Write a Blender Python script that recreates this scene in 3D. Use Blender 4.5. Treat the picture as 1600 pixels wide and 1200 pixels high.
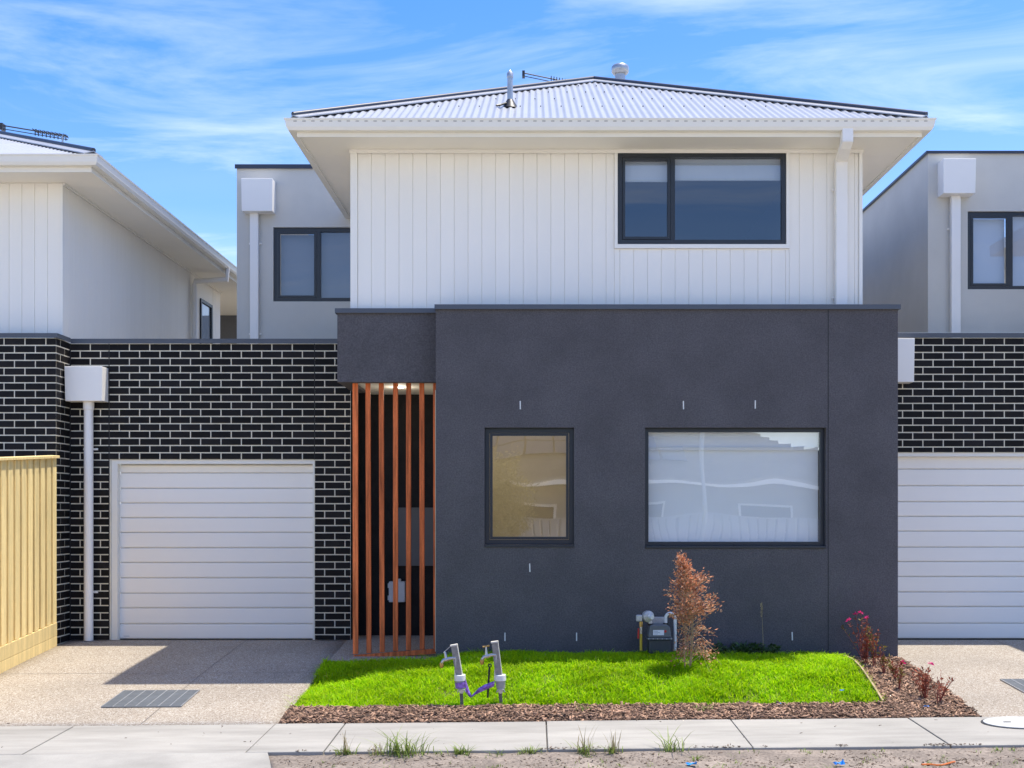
import bpy, bmesh, math, random
import numpy as np
from mathutils import Vector, Matrix, noise
R = math.radians
for o in list(bpy.data.objects):
    bpy.data.objects.remove(o)
SC = bpy.context.scene
COL = SC.collection
random.seed(7)
RNG = np.random.default_rng(11)

# ---------------------------------------------------------------- camera
F, CX, HY, EYE = 1800.0, 835.0, 797.0, 1.53      # focal px, vanishing point, horizon row, eye height (1600x1200 photo)
cd = bpy.data.cameras.new('camera')
cam = bpy.data.objects.new('camera', cd)
COL.objects.link(cam)
cam.location = (0, 0, EYE)
cam.rotation_euler = (R(90), 0, 0)
cd.sensor_width = 36
cd.lens = 36 * F / 1600
cd.shift_x = -(CX - 800) / 1600
cd.shift_y = (HY - 600) / 1600
cd.clip_end = 3000
SC.camera = cam

# ---------------------------------------------------------------- sky, sun, exposure
SUN = Vector((0.285, 0.11, 1.0)).normalized()
SKY_STRENGTH, SUN_STRENGTH, EXPOSURE = 0.085, 2.0, 1.68
world = bpy.data.worlds.new('World')
SC.world = world
world.use_nodes = True
wn, wl = world.node_tree.nodes, world.node_tree.links
wn.clear()
w_out = wn.new('ShaderNodeOutputWorld')
w_bg = wn.new('ShaderNodeBackground')
w_sky = wn.new('ShaderNodeTexSky')
w_sky.sky_type = 'NISHITA'
w_sky.sun_disc = False
w_sky.sun_elevation = math.asin(SUN.z)
w_sky.sun_rotation = math.atan2(SUN.x, SUN.y)
w_sky.altitude = 50
w_sky.air_density = 1.0
w_sky.dust_density = 1.2
w_sky.ozone_density = 4.0
w_bg.inputs['Strength'].default_value = SKY_STRENGTH
w_hs = wn.new('ShaderNodeHueSaturation')
w_hs.inputs['Saturation'].default_value = 1.38
w_hs.inputs['Hue'].default_value = 0.510
wl.new(w_sky.outputs['Color'], w_hs.inputs['Color'])
# thin wispy cloud, laid on a flat layer overhead
w_tc = wn.new('ShaderNodeTexCoord')
w_sep = wn.new('ShaderNodeSeparateXYZ')
wl.new(w_tc.outputs['Generated'], w_sep.inputs[0])
w_mz = wn.new('ShaderNodeMath'); w_mz.operation = 'ADD'; w_mz.inputs[1].default_value = 0.10
wl.new(w_sep.outputs['Z'], w_mz.inputs[0])
w_mm = wn.new('ShaderNodeMath'); w_mm.operation = 'MAXIMUM'; w_mm.inputs[1].default_value = 0.03
wl.new(w_mz.outputs[0], w_mm.inputs[0])
w_div = wn.new('ShaderNodeVectorMath'); w_div.operation = 'DIVIDE'
w_cmb = wn.new('ShaderNodeCombineXYZ')
for k in range(3):
    wl.new(w_mm.outputs[0], w_cmb.inputs[k])
wl.new(w_tc.outputs['Generated'], w_div.inputs[0])
wl.new(w_cmb.outputs[0], w_div.inputs[1])
w_map = wn.new('ShaderNodeMapping')
w_map.inputs['Rotation'].default_value = (0, 0, R(28))
w_map.inputs['Scale'].default_value = (0.85, 1.9, 1)
w_map.inputs['Location'].default_value = (7.6, 0.4, 0)
wl.new(w_div.outputs[0], w_map.inputs[0])
w_n = wn.new('ShaderNodeTexNoise')
w_n.inputs['Scale'].default_value = 1.15
w_n.inputs['Detail'].default_value = 9
w_n.inputs['Roughness'].default_value = 0.6
w_n.inputs['Distortion'].default_value = 0.9
wl.new(w_map.outputs[0], w_n.inputs['Vector'])
w_cr = wn.new('ShaderNodeValToRGB')
w_cr.color_ramp.elements[0].position = 0.47
w_cr.color_ramp.elements[0].color = (0, 0, 0, 1)
w_cr.color_ramp.elements[1].position = 0.78
w_cr.color_ramp.elements[1].color = (0.43, 0.43, 0.43, 1)
wl.new(w_n.outputs['Fac'], w_cr.inputs[0])
w_mix = wn.new('ShaderNodeMixRGB')
w_mix.inputs[2].default_value = (5.6, 5.8, 6.0, 1)
w_inv = wn.new('ShaderNodeMath'); w_inv.operation = 'SUBTRACT'; w_inv.inputs[0].default_value = 1.0; w_inv.use_clamp = True
wl.new(w_sep.outputs['Z'], w_inv.inputs[1])
w_pow = wn.new('ShaderNodeMath'); w_pow.operation = 'POWER'; w_pow.inputs[1].default_value = 7.5
wl.new(w_inv.outputs[0], w_pow.inputs[0])
w_n2 = wn.new('ShaderNodeTexNoise')
w_n2.inputs['Scale'].default_value = 0.55
w_n2.inputs['Detail'].default_value = 5
w_n2.inputs['Distortion'].default_value = 0.6
wl.new(w_map.outputs[0], w_n2.inputs['Vector'])
w_r2 = wn.new('ShaderNodeMapRange')
w_r2.inputs['From Min'].default_value = 0.3; w_r2.inputs['From Max'].default_value = 0.7
w_r2.inputs['To Min'].default_value = 0.5; w_r2.inputs['To Max'].default_value = 1.4
wl.new(w_n2.outputs['Fac'], w_r2.inputs['Value'])
w_vm = wn.new('ShaderNodeMath'); w_vm.operation = 'MULTIPLY'
wl.new(w_pow.outputs[0], w_vm.inputs[0]); wl.new(w_r2.outputs[0], w_vm.inputs[1])
w_sum = wn.new('ShaderNodeMath'); w_sum.operation = 'ADD'; w_sum.use_clamp = True
wl.new(w_cr.outputs[0], w_sum.inputs[0]); wl.new(w_vm.outputs[0], w_sum.inputs[1])
wl.new(w_sum.outputs[0], w_mix.inputs[0])
wl.new(w_hs.outputs[0], w_mix.inputs[1])
wl.new(w_mix.outputs[0], w_bg.inputs[0])
wl.new(w_bg.outputs[0], w_out.inputs[0])

sl = bpy.data.lights.new('sun', 'SUN')
sl.energy = SUN_STRENGTH
sl.angle = R(0.53)
sl.color = (1.0, 0.94, 0.83)
sun = bpy.data.objects.new('sun', sl)
COL.objects.link(sun)
sun.location = (20, 12, 60)
sun.rotation_euler = (-SUN).to_track_quat('-Z', 'Y').to_euler()

vs = SC.view_settings
vs.view_transform = 'Standard'
vs.look = 'None'
vs.gamma = 1
vs.use_curve_mapping = False
vs.exposure = EXPOSURE
SC.render.engine = 'CYCLES'
SC.cycles.max_bounces = 10
SC.cycles.transparent_max_bounces = 16

# ---------------------------------------------------------------- helpers
def PX(px, Y): return (px - CX) * Y / F
def PZ(py, Y): return EYE + (HY - py) * Y / F
def P(px, py, Y): return Vector((PX(px, Y), Y, PZ(py, Y)))

MATS = {}
def pm(name, col, rough=0.6, var=0.08, scale=3.0, bump=0.0, bscale=80.0, metal=0.0, island=0.0, objvar=0.0,
       spec=0.5, sheen=None, stretch=None, trans=0.0, fine=0.0, fscale=120.0, coat=0.0):
    """Principled material: base colour varied by world-space noise, per-object or per-island value, bump from fine noise."""
    m = bpy.data.materials.new(name)
    m.use_nodes = True
    n, l = m.node_tree.nodes, m.node_tree.links
    b = n['Principled BSDF']
    b.inputs['Roughness'].default_value = rough
    b.inputs['Metallic'].default_value = metal
    b.inputs['Specular IOR Level'].default_value = spec
    b.inputs['Coat Weight'].default_value = coat
    g = n.new('ShaderNodeNewGeometry')
    mp = n.new('ShaderNodeMapping')
    l.new(g.outputs['Position'], mp.inputs[0])
    if stretch: mp.inputs['Scale'].default_value = stretch
    nz = n.new('ShaderNodeTexNoise')
    nz.inputs['Scale'].default_value = scale
    nz.inputs['Detail'].default_value = 6
    nz.inputs['Roughness'].default_value = 0.6
    l.new(mp.outputs[0], nz.inputs['Vector'])
    mr = n.new('ShaderNodeMapRange')
    mr.inputs['From Min'].default_value = 0.3
    mr.inputs['From Max'].default_value = 0.7
    mr.inputs['To Min'].default_value = 1 - var
    mr.inputs['To Max'].default_value = 1 + var
    l.new(nz.outputs['Fac'], mr.inputs['Value'])
    val = mr.outputs[0]
    def mul(a, src, lo, hi):
        r = n.new('ShaderNodeMapRange')
        r.inputs['To Min'].default_value = lo
        r.inputs['To Max'].default_value = hi
        l.new(src, r.inputs['Value'])
        x = n.new('ShaderNodeMath'); x.operation = 'MULTIPLY'
        l.new(a, x.inputs[0]); l.new(r.outputs[0], x.inputs[1])
        return x.outputs[0]
    if fine:
        n2 = n.new('ShaderNodeTexNoise')
        n2.inputs['Scale'].default_value = fscale
        n2.inputs['Detail'].default_value = 3
        l.new(mp.outputs[0], n2.inputs['Vector'])
        r2 = n.new('ShaderNodeMapRange')
        r2.inputs['From Min'].default_value = 0.3; r2.inputs['From Max'].default_value = 0.7
        l.new(n2.outputs['Fac'], r2.inputs['Value'])
        val = mul(val, r2.outputs[0], 1 - fine, 1 + fine)
    if island: val = mul(val, g.outputs['Random Per Island'], 1 - island, 1 + island)
    if objvar:
        oi = n.new('ShaderNodeObjectInfo')
        val = mul(val, oi.outputs['Random'], 1 - objvar, 1 + objvar)
    mx = n.new('ShaderNodeVectorMath'); mx.operation = 'SCALE'
    mx.inputs[0].default_value = col
    l.new(val, mx.inputs['Scale'])
    l.new(mx.outputs[0], b.inputs['Base Color'])
    if bump:
        bz = n.new('ShaderNodeTexNoise')
        bz.inputs['Scale'].default_value = bscale
        bz.inputs['Detail'].default_value = 4
        l.new(mp.outputs[0], bz.inputs['Vector'])
        bp = n.new('ShaderNodeBump')
        bp.inputs['Strength'].default_value = bump
        bp.inputs['Distance'].default_value = 0.01
        l.new(bz.outputs['Fac'], bp.inputs['Height'])
        l.new(bp.outputs[0], b.inputs['Normal'])
    if trans:
        out = n['Material Output']
        tr = n.new('ShaderNodeBsdfTranslucent')
        l.new(mx.outputs[0], tr.inputs['Color'])
        ms = n.new('ShaderNodeMixShader')
        ms.inputs[0].default_value = trans
        l.new(b.outputs[0], ms.inputs[1]); l.new(tr.outputs[0], ms.inputs[2])
        l.new(ms.outputs[0], out.inputs['Surface'])
    MATS[name] = m
    return m

def glass(name, tint, refl_ior, wav=0.0, wscale=1.2):
    m = bpy.data.materials.new(name)
    m.use_nodes = True
    n, l = m.node_tree.nodes, m.node_tree.links
    n.clear()
    out = n.new('ShaderNodeOutputMaterial')
    t = n.new('ShaderNodeBsdfTransparent'); t.inputs[0].default_value = (*tint, 1)
    gl = n.new('ShaderNodeBsdfGlossy'); gl.inputs['Roughness'].default_value = 0.0
    gl.inputs['Color'].default_value = (0.93, 0.96, 1.0, 1)
    lw = n.new('ShaderNodeLayerWeight'); lw.inputs['Blend'].default_value = 0.5
    pw = n.new('ShaderNodeMath'); pw.operation = 'POWER'; pw.inputs[1].default_value = 5
    l.new(lw.outputs['Facing'], pw.inputs[0])
    fr = n.new('ShaderNodeMapRange'); fr.inputs['To Min'].default_value = refl_ior; fr.inputs['To Max'].default_value = 1.0
    l.new(pw.outputs[0], fr.inputs['Value'])
    mx = n.new('ShaderNodeMixShader')
    l.new(fr.outputs[0], mx.inputs[0]); l.new(t.outputs[0], mx.inputs[1]); l.new(gl.outputs[0], mx.inputs[2])
    if wav:
        g = n.new('ShaderNodeNewGeometry')
        nz = n.new('ShaderNodeTexNoise'); nz.inputs['Scale'].default_value = wscale; nz.inputs['Detail'].default_value = 1
        l.new(g.outputs['Position'], nz.inputs['Vector'])
        bp = n.new('ShaderNodeBump'); bp.inputs['Strength'].default_value = 1; bp.inputs['Distance'].default_value = wav
        l.new(nz.outputs['Fac'], bp.inputs['Height'])
        l.new(bp.outputs[0], gl.inputs['Normal'])
    l.new(mx.outputs[0], out.inputs[0])
    MATS[name] = m
    return m

def emit(name, col, s):
    m = bpy.data.materials.new(name)
    m.use_nodes = True
    b = m.node_tree.nodes['Principled BSDF']
    b.inputs['Base Color'].default_value = (*col, 1)
    b.inputs['Emission Color'].default_value = (*col, 1)
    b.inputs['Emission Strength'].default_value = s
    MATS[name] = m
    return m

def link(name, me, m, parent=None):
    o = bpy.data.objects.new(name, me)
    if m is not None and not me.materials:
        me.materials.append(MATS[m] if isinstance(m, str) else m)
    COL.objects.link(o)
    if parent is not None:
        o.parent = parent
        if parent.type == 'EMPTY':
            o.matrix_parent_inverse = Matrix.Translation(-parent.location)
    return o

def tag(o, label=None, cat=None, group=None, kind=None):
    if label: o['label'] = label
    if cat: o['category'] = cat
    if group: o['group'] = group
    if kind: o['kind'] = kind
    return o

def empty(name, loc, label, cat, group=None):
    o = bpy.data.objects.new(name, None)
    o.location = loc
    o.empty_display_size = 0.2
    COL.objects.link(o)
    return tag(o, label, cat, group)

class MB:
    def __init__(s): s.v, s.f = [], []
    def add(s, vs, fs):
        b = len(s.v); s.v += [tuple(p) for p in vs]; s.f += [tuple(i + b for i in f) for f in fs]; return s
    def hexa(s, p):
        return s.add(p, [(0, 3, 2, 1), (4, 5, 6, 7), (0, 1, 5, 4), (1, 2, 6, 5), (2, 3, 7, 6), (3, 0, 4, 7)])
    def box(s, x0, x1, y0, y1, z0, z1):
        return s.hexa([(x0, y0, z0), (x1, y0, z0), (x1, y1, z0), (x0, y1, z0), (x0, y0, z1), (x1, y0, z1), (x1, y1, z1), (x0, y1, z1)])
    def prism(s, pts, vec):
        n = len(pts); vec = Vector(vec)
        a = [Vector(p) for p in pts]
        vs_ = a + [p + vec for p in a]
        return s.add(vs_, [tuple(range(n - 1, -1, -1)), tuple(range(n, 2 * n))] + [(i, (i + 1) % n, n + (i + 1) % n, n + i) for i in range(n)])
    def tube(s, pts, r, n=8, cap=True):
        pts = [Vector(p) for p in pts]
        rr = r if isinstance(r, (list, tuple)) else [r] * len(pts)
        rings = []
        prev = None
        for i, p in enumerate(pts):
            d = (pts[min(i + 1, len(pts) - 1)] - pts[max(i - 1, 0)])
            if d.length < 1e-9: d = Vector((0, 0, 1))
            d.normalize()
            if prev is None:
                a = Vector((0, 0, 1)) if abs(d.z) < .9 else Vector((1, 0, 0))
                u = d.cross(a).normalized()
            else:
                u = (prev - d * prev.dot(d)); u.normalize()
            prev = u
            w = d.cross(u)
            rings.append([p + (u * math.cos(2 * math.pi * k / n) + w * math.sin(2 * math.pi * k / n)) * rr[i] for k in range(n)])
        vs_ = [q for rg in rings for q in rg]
        fs = [(i * n + k, i * n + (k + 1) % n, (i + 1) * n + (k + 1) % n, (i + 1) * n + k) for i in range(len(pts) - 1) for k in range(n)]
        if cap:
            fs.append(tuple(range(n - 1, -1, -1)))
            fs.append(tuple(range((len(pts) - 1) * n, len(pts) * n)))
        return s.add(vs_, fs)
    def bar(s, a, b, w, h):
        """rectangular bar from a to b, w across, h the other way"""
        a, b = Vector(a), Vector(b)
        d = (b - a).normalized()
        ref = Vector((0, 1, 0)) if abs(d.y) < .9 else Vector((0, 0, 1))
        u = d.cross(ref).normalized() * w / 2
        t = d.cross(u.normalized()) * h / 2
        return s.hexa([a - u - t, a + u - t, a + u + t, a - u + t, b - u - t, b + u - t, b + u + t, b - u + t])
    def mesh(s, name):
        me = bpy.data.meshes.new(name)
        me.from_pydata(s.v, [], s.f)
        bm = bmesh.new(); bm.from_mesh(me)
        bmesh.ops.recalc_face_normals(bm, faces=bm.faces)
        bm.to_mesh(me); bm.free()
        return me
    def build(s, name, m, parent=None, smooth=False, bevel=0.0):
        me = s.mesh(name)
        if smooth:
            me.shade_smooth(); me.set_sharp_from_angle(angle=0.7)
        o = link(name, me, m, parent)
        if bevel:
            md = o.modifiers.new('bevel', 'BEVEL')
            md.width = bevel; md.segments = 2; md.limit_method = 'ANGLE'
        return o

def box(name, m, parent, x0, x1, y0, y1, z0, z1, bevel=0.0):
    return MB().box(x0, x1, y0, y1, z0, z1).build(name, m, parent, bevel=bevel)

def raw_mesh(name, verts, faces):
    """numpy verts (n,3), faces (m,k) all same k"""
    me = bpy.data.meshes.new(name)
    nv, (nf, k) = len(verts), faces.shape
    me.vertices.add(nv)
    me.vertices.foreach_set('co', np.asarray(verts, dtype=np.float32).ravel())
    me.loops.add(nf * k)
    me.loops.foreach_set('vertex_index', faces.astype(np.int32).ravel())
    me.polygons.add(nf)
    me.polygons.foreach_set('loop_start', np.arange(0, nf * k, k, dtype=np.int32))
    me.polygons.foreach_set('loop_total', np.full(nf, k, dtype=np.int32))
    me.update(calc_edges=True)
    me.validate()
    return me

def sheet(name, m, parent, x0, x1, y0, y1, nx, ny, zf, skirt=0.2):
    mb = MB()
    x0f = x0 if callable(x0) else (lambda y: x0)
    x1f = x1 if callable(x1) else (lambda y: x1)
    vs_, fs = [], []
    for j in range(ny + 1):
        y = y0 + (y1 - y0) * j / ny
        a, b = x0f(y), x1f(y)
        for i in range(nx + 1):
            x = a + (b - a) * i / nx
            vs_.append((x, y, zf(x, y)))
    W = nx + 1
    for j in range(ny):
        for i in range(nx):
            fs.append((j * W + i, j * W + i + 1, (j + 1) * W + i + 1, (j + 1) * W + i))
    if skirt:
        ring = [i for i in range(W)] + [j * W + nx for j in range(1, ny + 1)] + [ny * W + i for i in range(nx - 1, -1, -1)] + [j * W for j in range(ny - 1, 0, -1)]
        b = len(vs_)
        for q in ring:
            x, y, z = vs_[q]; vs_.append((x, y, z - skirt))
        k = len(ring)
        for i in range(k):
            fs.append((ring[i], b + i, b + (i + 1) % k, ring[(i + 1) % k]))
    mb.v, mb.f = vs_, fs
    me = bpy.data.meshes.new(name)
    me.from_pydata(vs_, [], fs)
    return link(name, me, m, parent)

def wall_holes(x0, x1, z0, z1, y0, y1, holes):
    """a wall slab facing -Y with rectangular openings (x0,x1,z0,z1), reveals included"""
    xs = sorted({x0, x1, *[h[0] for h in holes], *[h[1] for h in holes]})
    zs = sorted({z0, z1, *[h[2] for h in holes], *[h[3] for h in holes]})
    mb = MB()
    inh = lambda x, z: any(h[0] < x < h[1] and h[2] < z < h[3] for h in holes)
    solid = lambda i, k: 0 <= i < len(xs) - 1 and 0 <= k < len(zs) - 1 and not inh((xs[i] + xs[i + 1]) / 2, (zs[k] + zs[k + 1]) / 2)
    for i in range(len(xs) - 1):
        for k in range(len(zs) - 1):
            if not solid(i, k): continue
            a, b, c, d = xs[i], xs[i + 1], zs[k], zs[k + 1]
            mb.add([(a, y0, c), (b, y0, c), (b, y0, d), (a, y0, d)], [(0, 1, 2, 3)])
            mb.add([(a, y1, c), (b, y1, c), (b, y1, d), (a, y1, d)], [(3, 2, 1, 0)])
            if not solid(i - 1, k): mb.add([(a, y0, c), (a, y0, d), (a, y1, d), (a, y1, c)], [(0, 1, 2, 3)])
            if not solid(i + 1, k): mb.add([(b, y0, c), (b, y1, c), (b, y1, d), (b, y0, d)], [(0, 1, 2, 3)])
            if not solid(i, k - 1): mb.add([(a, y0, c), (a, y1, c), (b, y1, c), (b, y0, c)], [(0, 1, 2, 3)])
            if not solid(i, k + 1): mb.add([(a, y0, d), (b, y0, d), (b, y1, d), (a, y1, d)], [(0, 1, 2, 3)])
    return mb

# ---------------------------------------------------------------- materials
pm('white_paint', (0.88, 0.85, 0.775), 0.5, 0.025, 1.2, bump=0.05, bscale=60)
pm('white_board', (0.90, 0.86, 0.775), 0.55, 0.02, 1.0, bump=0.08, bscale=90, objvar=0.012, stretch=(1, 1, .25))
pm('soffit_paint', (0.86, 0.82, 0.74), 0.7, 0.02, 1.5)
pm('gutter_metal', (0.84, 0.81, 0.73), 0.35, 0.02, 2)
pm('pipe_paint', (0.87, 0.84, 0.785), 0.4, 0.02, 2)
pm('grey_render', (0.60, 0.58, 0.525), 0.85, 0.05, 1.6, bump=0.25, bscale=220, fine=0.03)
pm('dark_render', (0.097, 0.090, 0.094), 0.8, 0.13, 1.9, bump=0.6, bscale=90, fine=0.24, fscale=75, spec=0.3)
pm('cap_metal', (0.075, 0.085, 0.105), 0.42, 0.06, 3, spec=0.5)
pm('brick_dark', (0.0095, 0.0085, 0.0090), 0.6, 0.35, 6, bump=0.35, bscale=120, objvar=0.5, fine=0.25, fscale=90, spec=0.18)
pm('brick_joined', (0.0095, 0.0085, 0.0090), 0.6, 0.35, 6, bump=0.35, bscale=120, island=0.5, fine=0.25, fscale=90, spec=0.18)
pm('mortar', (0.74, 0.68, 0.54), 0.95, 0.12, 5, bump=0.4, bscale=200)
pm('black_joint', (0.01, 0.01, 0.011), 0.7)
pm('window_frame', (0.019, 0.023, 0.030), 0.35, 0.05, 3, spec=0.5)
pm('door_panel', (0.92, 0.87, 0.79), 0.45, 0.02, 2, bump=0.12, bscale=150, stretch=(.08, 1, 1), objvar=0.01)
pm('door_frame', (0.82, 0.79, 0.71), 0.5, 0.02, 2)
pm('merbau', (0.62, 0.15, 0.045), 0.55, 0.55, 4, bump=0.25, bscale=60, stretch=(6, 6, .35), objvar=0.22, fine=0.18, fscale=60, spec=0.2)
pm('pine', (0.80, 0.61, 0.27), 0.75, 0.16, 5, bump=0.3, bscale=50, stretch=(5, 5, .3), objvar=0.12, fine=0.1, fscale=60)
pm('roof_metal', (0.36, 0.37, 0.39), 0.36, 0.05, 2, spec=0.6)
pm('ridge_dark', (0.03, 0.04, 0.065), 0.45)
pm('galv', (0.45, 0.46, 0.47), 0.4, 0.12, 8, metal=0.7)
pm('dark_metal', (0.03, 0.032, 0.036), 0.5, 0.1)
pm('grate_steel', (0.20, 0.21, 0.21), 0.5, 0.15, 8)
pm('black_plastic', (0.012, 0.012, 0.013), 0.45)
pm('concrete_path', (0.325, 0.307, 0.272), 0.85, 0.20, 1.6, bump=0.12, bscale=120, stretch=(.6, 2.6, 1), objvar=0.045, fine=0.05, fscale=90)
pm('crossover_conc', (0.325, 0.309, 0.275), 0.85, 0.20, 1.5, bump=0.12, bscale=120, fine=0.05, fscale=90)
pm('manhole', (0.45, 0.45, 0.43), 0.8, 0.06, 5)
pm('street_bounce', (0.52, 0.48, 0.42), 0.9, 0.1, 1, bump=0.2, bscale=120, fine=0.06, fscale=100)  # street out of view, given a pale surface to bounce light onto the fronts
pm('kerb', (0.40, 0.39, 0.37), 0.9, 0.1, 2)
pm('ground', (0.30, 0.26, 0.19), 0.95, 0.25, 0.4)
pm('soil', (0.225, 0.185, 0.15), 0.97, 0.38, 3.5, bump=0.8, bscale=60, fine=0.28, fscale=45)
pm('clod', (0.16, 0.115, 0.08), 0.97, 0.2, 6, bump=0.5, bscale=80, island=0.45)
pm('mulch_base', (0.10, 0.06, 0.04), 0.95, 0.4, 20, bump=0.8, bscale=60)
pm('mulch', (0.275, 0.165, 0.105), 0.85, 0.15, 20, island=0.82)
pm('lawn_soil', (0.13, 0.16, 0.03), 0.95, 0.3, 10)
pm('timber_edge', (0.36, 0.26, 0.15), 0.8, 0.15, 6, objvar=0.1)
pm('cream_wall', (0.62, 0.55, 0.40), 0.9, 0.05, 1.5)
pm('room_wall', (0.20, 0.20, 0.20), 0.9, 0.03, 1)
pm('blind', (0.90, 0.89, 0.87), 0.9, 0.03, 1)
pm('sheer', (0.90, 0.91, 0.90), 0.9, 0.03, 1)
pm('blind_grey', (0.30, 0.31, 0.33), 0.9, 0.04, 1.5)
pm('grey_panel', (0.10, 0.10, 0.105), 0.6, 0.1, 3)
pm('box_grey', (0.55, 0.56, 0.58), 0.5, 0.04, 3)
pm('brass', (0.42, 0.27, 0.09), 0.35, 0.15, 20, metal=0.8)
pm('chrome', (0.50, 0.49, 0.47), 0.35, 0.05, 20, metal=0.9)
pm('pvc_white', (0.74, 0.73, 0.70), 0.5, 0.06, 20)
pm('pvc_grey', (0.34, 0.33, 0.31), 0.55, 0.15, 20)
pm('post_steel', (0.24, 0.22, 0.195), 0.65, 0.25, 25, fine=0.1)
pm('post_light', (0.62, 0.58, 0.50), 0.6, 0.1, 25)
pm('stake', (0.15, 0.135, 0.12), 0.7, 0.2, 25)
pm('purple_tape', (0.33, 0.17, 0.58), 0.4, 0.6, 30, trans=0.25)
pm('yellow_pipe', (0.68, 0.47, 0.04), 0.45, 0.08, 20)
pm('red_plastic', (0.50, 0.02, 0.015), 0.4)
pm('meter_body', (0.13, 0.14, 0.15), 0.45, 0.1, 12)
pm('meter_low', (0.05, 0.055, 0.06), 0.5, 0.1, 12)
pm('regulator', (0.52, 0.51, 0.49), 0.45, 0.1, 30, metal=0.3)
pm('label_white', (0.75, 0.77, 0.8), 0.5, 0.02)
pm('print_grey', (0.22, 0.27, 0.36), 0.6)
pm('dead_leaf', (0.55, 0.235, 0.12), 0.8, 0.1, 20, island=0.5, trans=0.3)
pm('dead_leaf_pale', (0.66, 0.40, 0.26), 0.8, 0.1, 20, island=0.35, trans=0.3)
pm('dry_twig', (0.42, 0.29, 0.17), 0.85, 0.2, 30)
pm('red_stem', (0.26, 0.055, 0.035), 0.7, 0.2, 30, island=0.35)
pm('red_leaf', (0.30, 0.075, 0.035), 0.6, 0.2, 30, island=0.6, trans=0.3)
pm('olive_leaf', (0.22, 0.17, 0.03), 0.6, 0.2, 30, island=0.5, trans=0.3)
pm('pink_petal', (0.75, 0.03, 0.22), 0.6, 0.1, 30, island=0.3, trans=0.3)
pm('weed_leaf', (0.035, 0.075, 0.015), 0.5, 0.2, 20, island=0.5, trans=0.2)
pm('tuft_blade', (0.20, 0.27, 0.05), 0.7, 0.15, 20, island=0.45, trans=0.3)
pm('tuft_dry', (0.42, 0.34, 0.17), 0.8, 0.15, 20, island=0.4, trans=0.3)
pm('blue_plastic', (0.02, 0.27, 0.72), 0.4)
pm('orange_cord', (0.62, 0.16, 0.03), 0.5)
pm('tile_roof', (0.20, 0.185, 0.165), 0.7, 0.15, 1.5, island=0.1)
pm('opp_wall', (0.30, 0.29, 0.27), 0.8, 0.1, 1)
pm('opp_fence', (0.40, 0.41, 0.43), 0.6, 0.05, 1, objvar=0.06)
pm('solar', (0.02, 0.025, 0.04), 0.2)
pm('leaf_opp', (0.30, 0.26, 0.10), 0.7, 0.2, 1, island=0.5, trans=0.25)
pm('bark', (0.17, 0.13, 0.10), 0.9, 0.2, 8)
emit('downlight', (1.0, 0.96, 0.88), 4.0)
glass('glass_low', (0.95, 0.96, 0.96), 0.24, 0.006, 0.9)
glass('glass_up', (0.62, 0.68, 0.76), 0.13, 0.003, 0.9)
glass('glass_side', (0.70, 0.74, 0.80), 0.11, 0.003, 0.9)

# grass: colour along each blade through random per island, some straw
def grass_material():
    m = bpy.data.materials.new('grass_blade'); m.use_nodes = True
    n, l = m.node_tree.nodes, m.node_tree.links
    b = n['Principled BSDF']
    g = n.new('ShaderNodeNewGeometry')
    cr = n.new('ShaderNodeValToRGB')
    e = cr.color_ramp.elements
    e[0].position = 0.0; e[0].color = (0.17, 0.40, 0.006, 1)
    e[1].position = 0.90; e[1].color = (0.52, 0.72, 0.008, 1)
    x = e.new(0.45); x.color = (0.40, 0.66, 0.005, 1)
    x = e.new(0.985); x.color = (0.42, 0.50, 0.04, 1)
    x = e.new(1.0); x.color = (0.55, 0.48, 0.22, 1)
    l.new(g.outputs['Random Per Island'], cr.inputs[0])
    nz = n.new('ShaderNodeTexNoise'); nz.inputs['Scale'].default_value = 1.6; nz.inputs['Detail'].default_value = 4
    l.new(g.outputs['Position'], nz.inputs['Vector'])
    mr = n.new('ShaderNodeMapRange'); mr.inputs['From Min'].default_value = .3; mr.inputs['From Max'].default_value = .7
    mr.inputs['To Min'].default_value = .78; mr.inputs['To Max'].default_value = 1.2
    l.new(nz.outputs['Fac'], mr.inputs['Value'])
    sc = n.new('ShaderNodeVectorMath'); sc.operation = 'SCALE'
    l.new(cr.outputs[0], sc.inputs[0]); l.new(mr.outputs[0], sc.inputs['Scale'])
    l.new(sc.outputs[0], b.inputs['Base Color'])
    b.inputs['Roughness'].default_value = 0.5
    b.inputs['Specular IOR Level'].default_value = 0.15
    tr = n.new('ShaderNodeBsdfTranslucent'); l.new(sc.outputs[0], tr.inputs[0])
    ms = n.new('ShaderNodeMixShader'); ms.inputs[0].default_value = 0.55
    l.new(b.outputs[0], ms.inputs[1]); l.new(tr.outputs[0], ms.inputs[2])
    l.new(ms.outputs[0], n['Material Output'].inputs['Surface'])
    MATS['grass_blade'] = m
grass_material()

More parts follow.
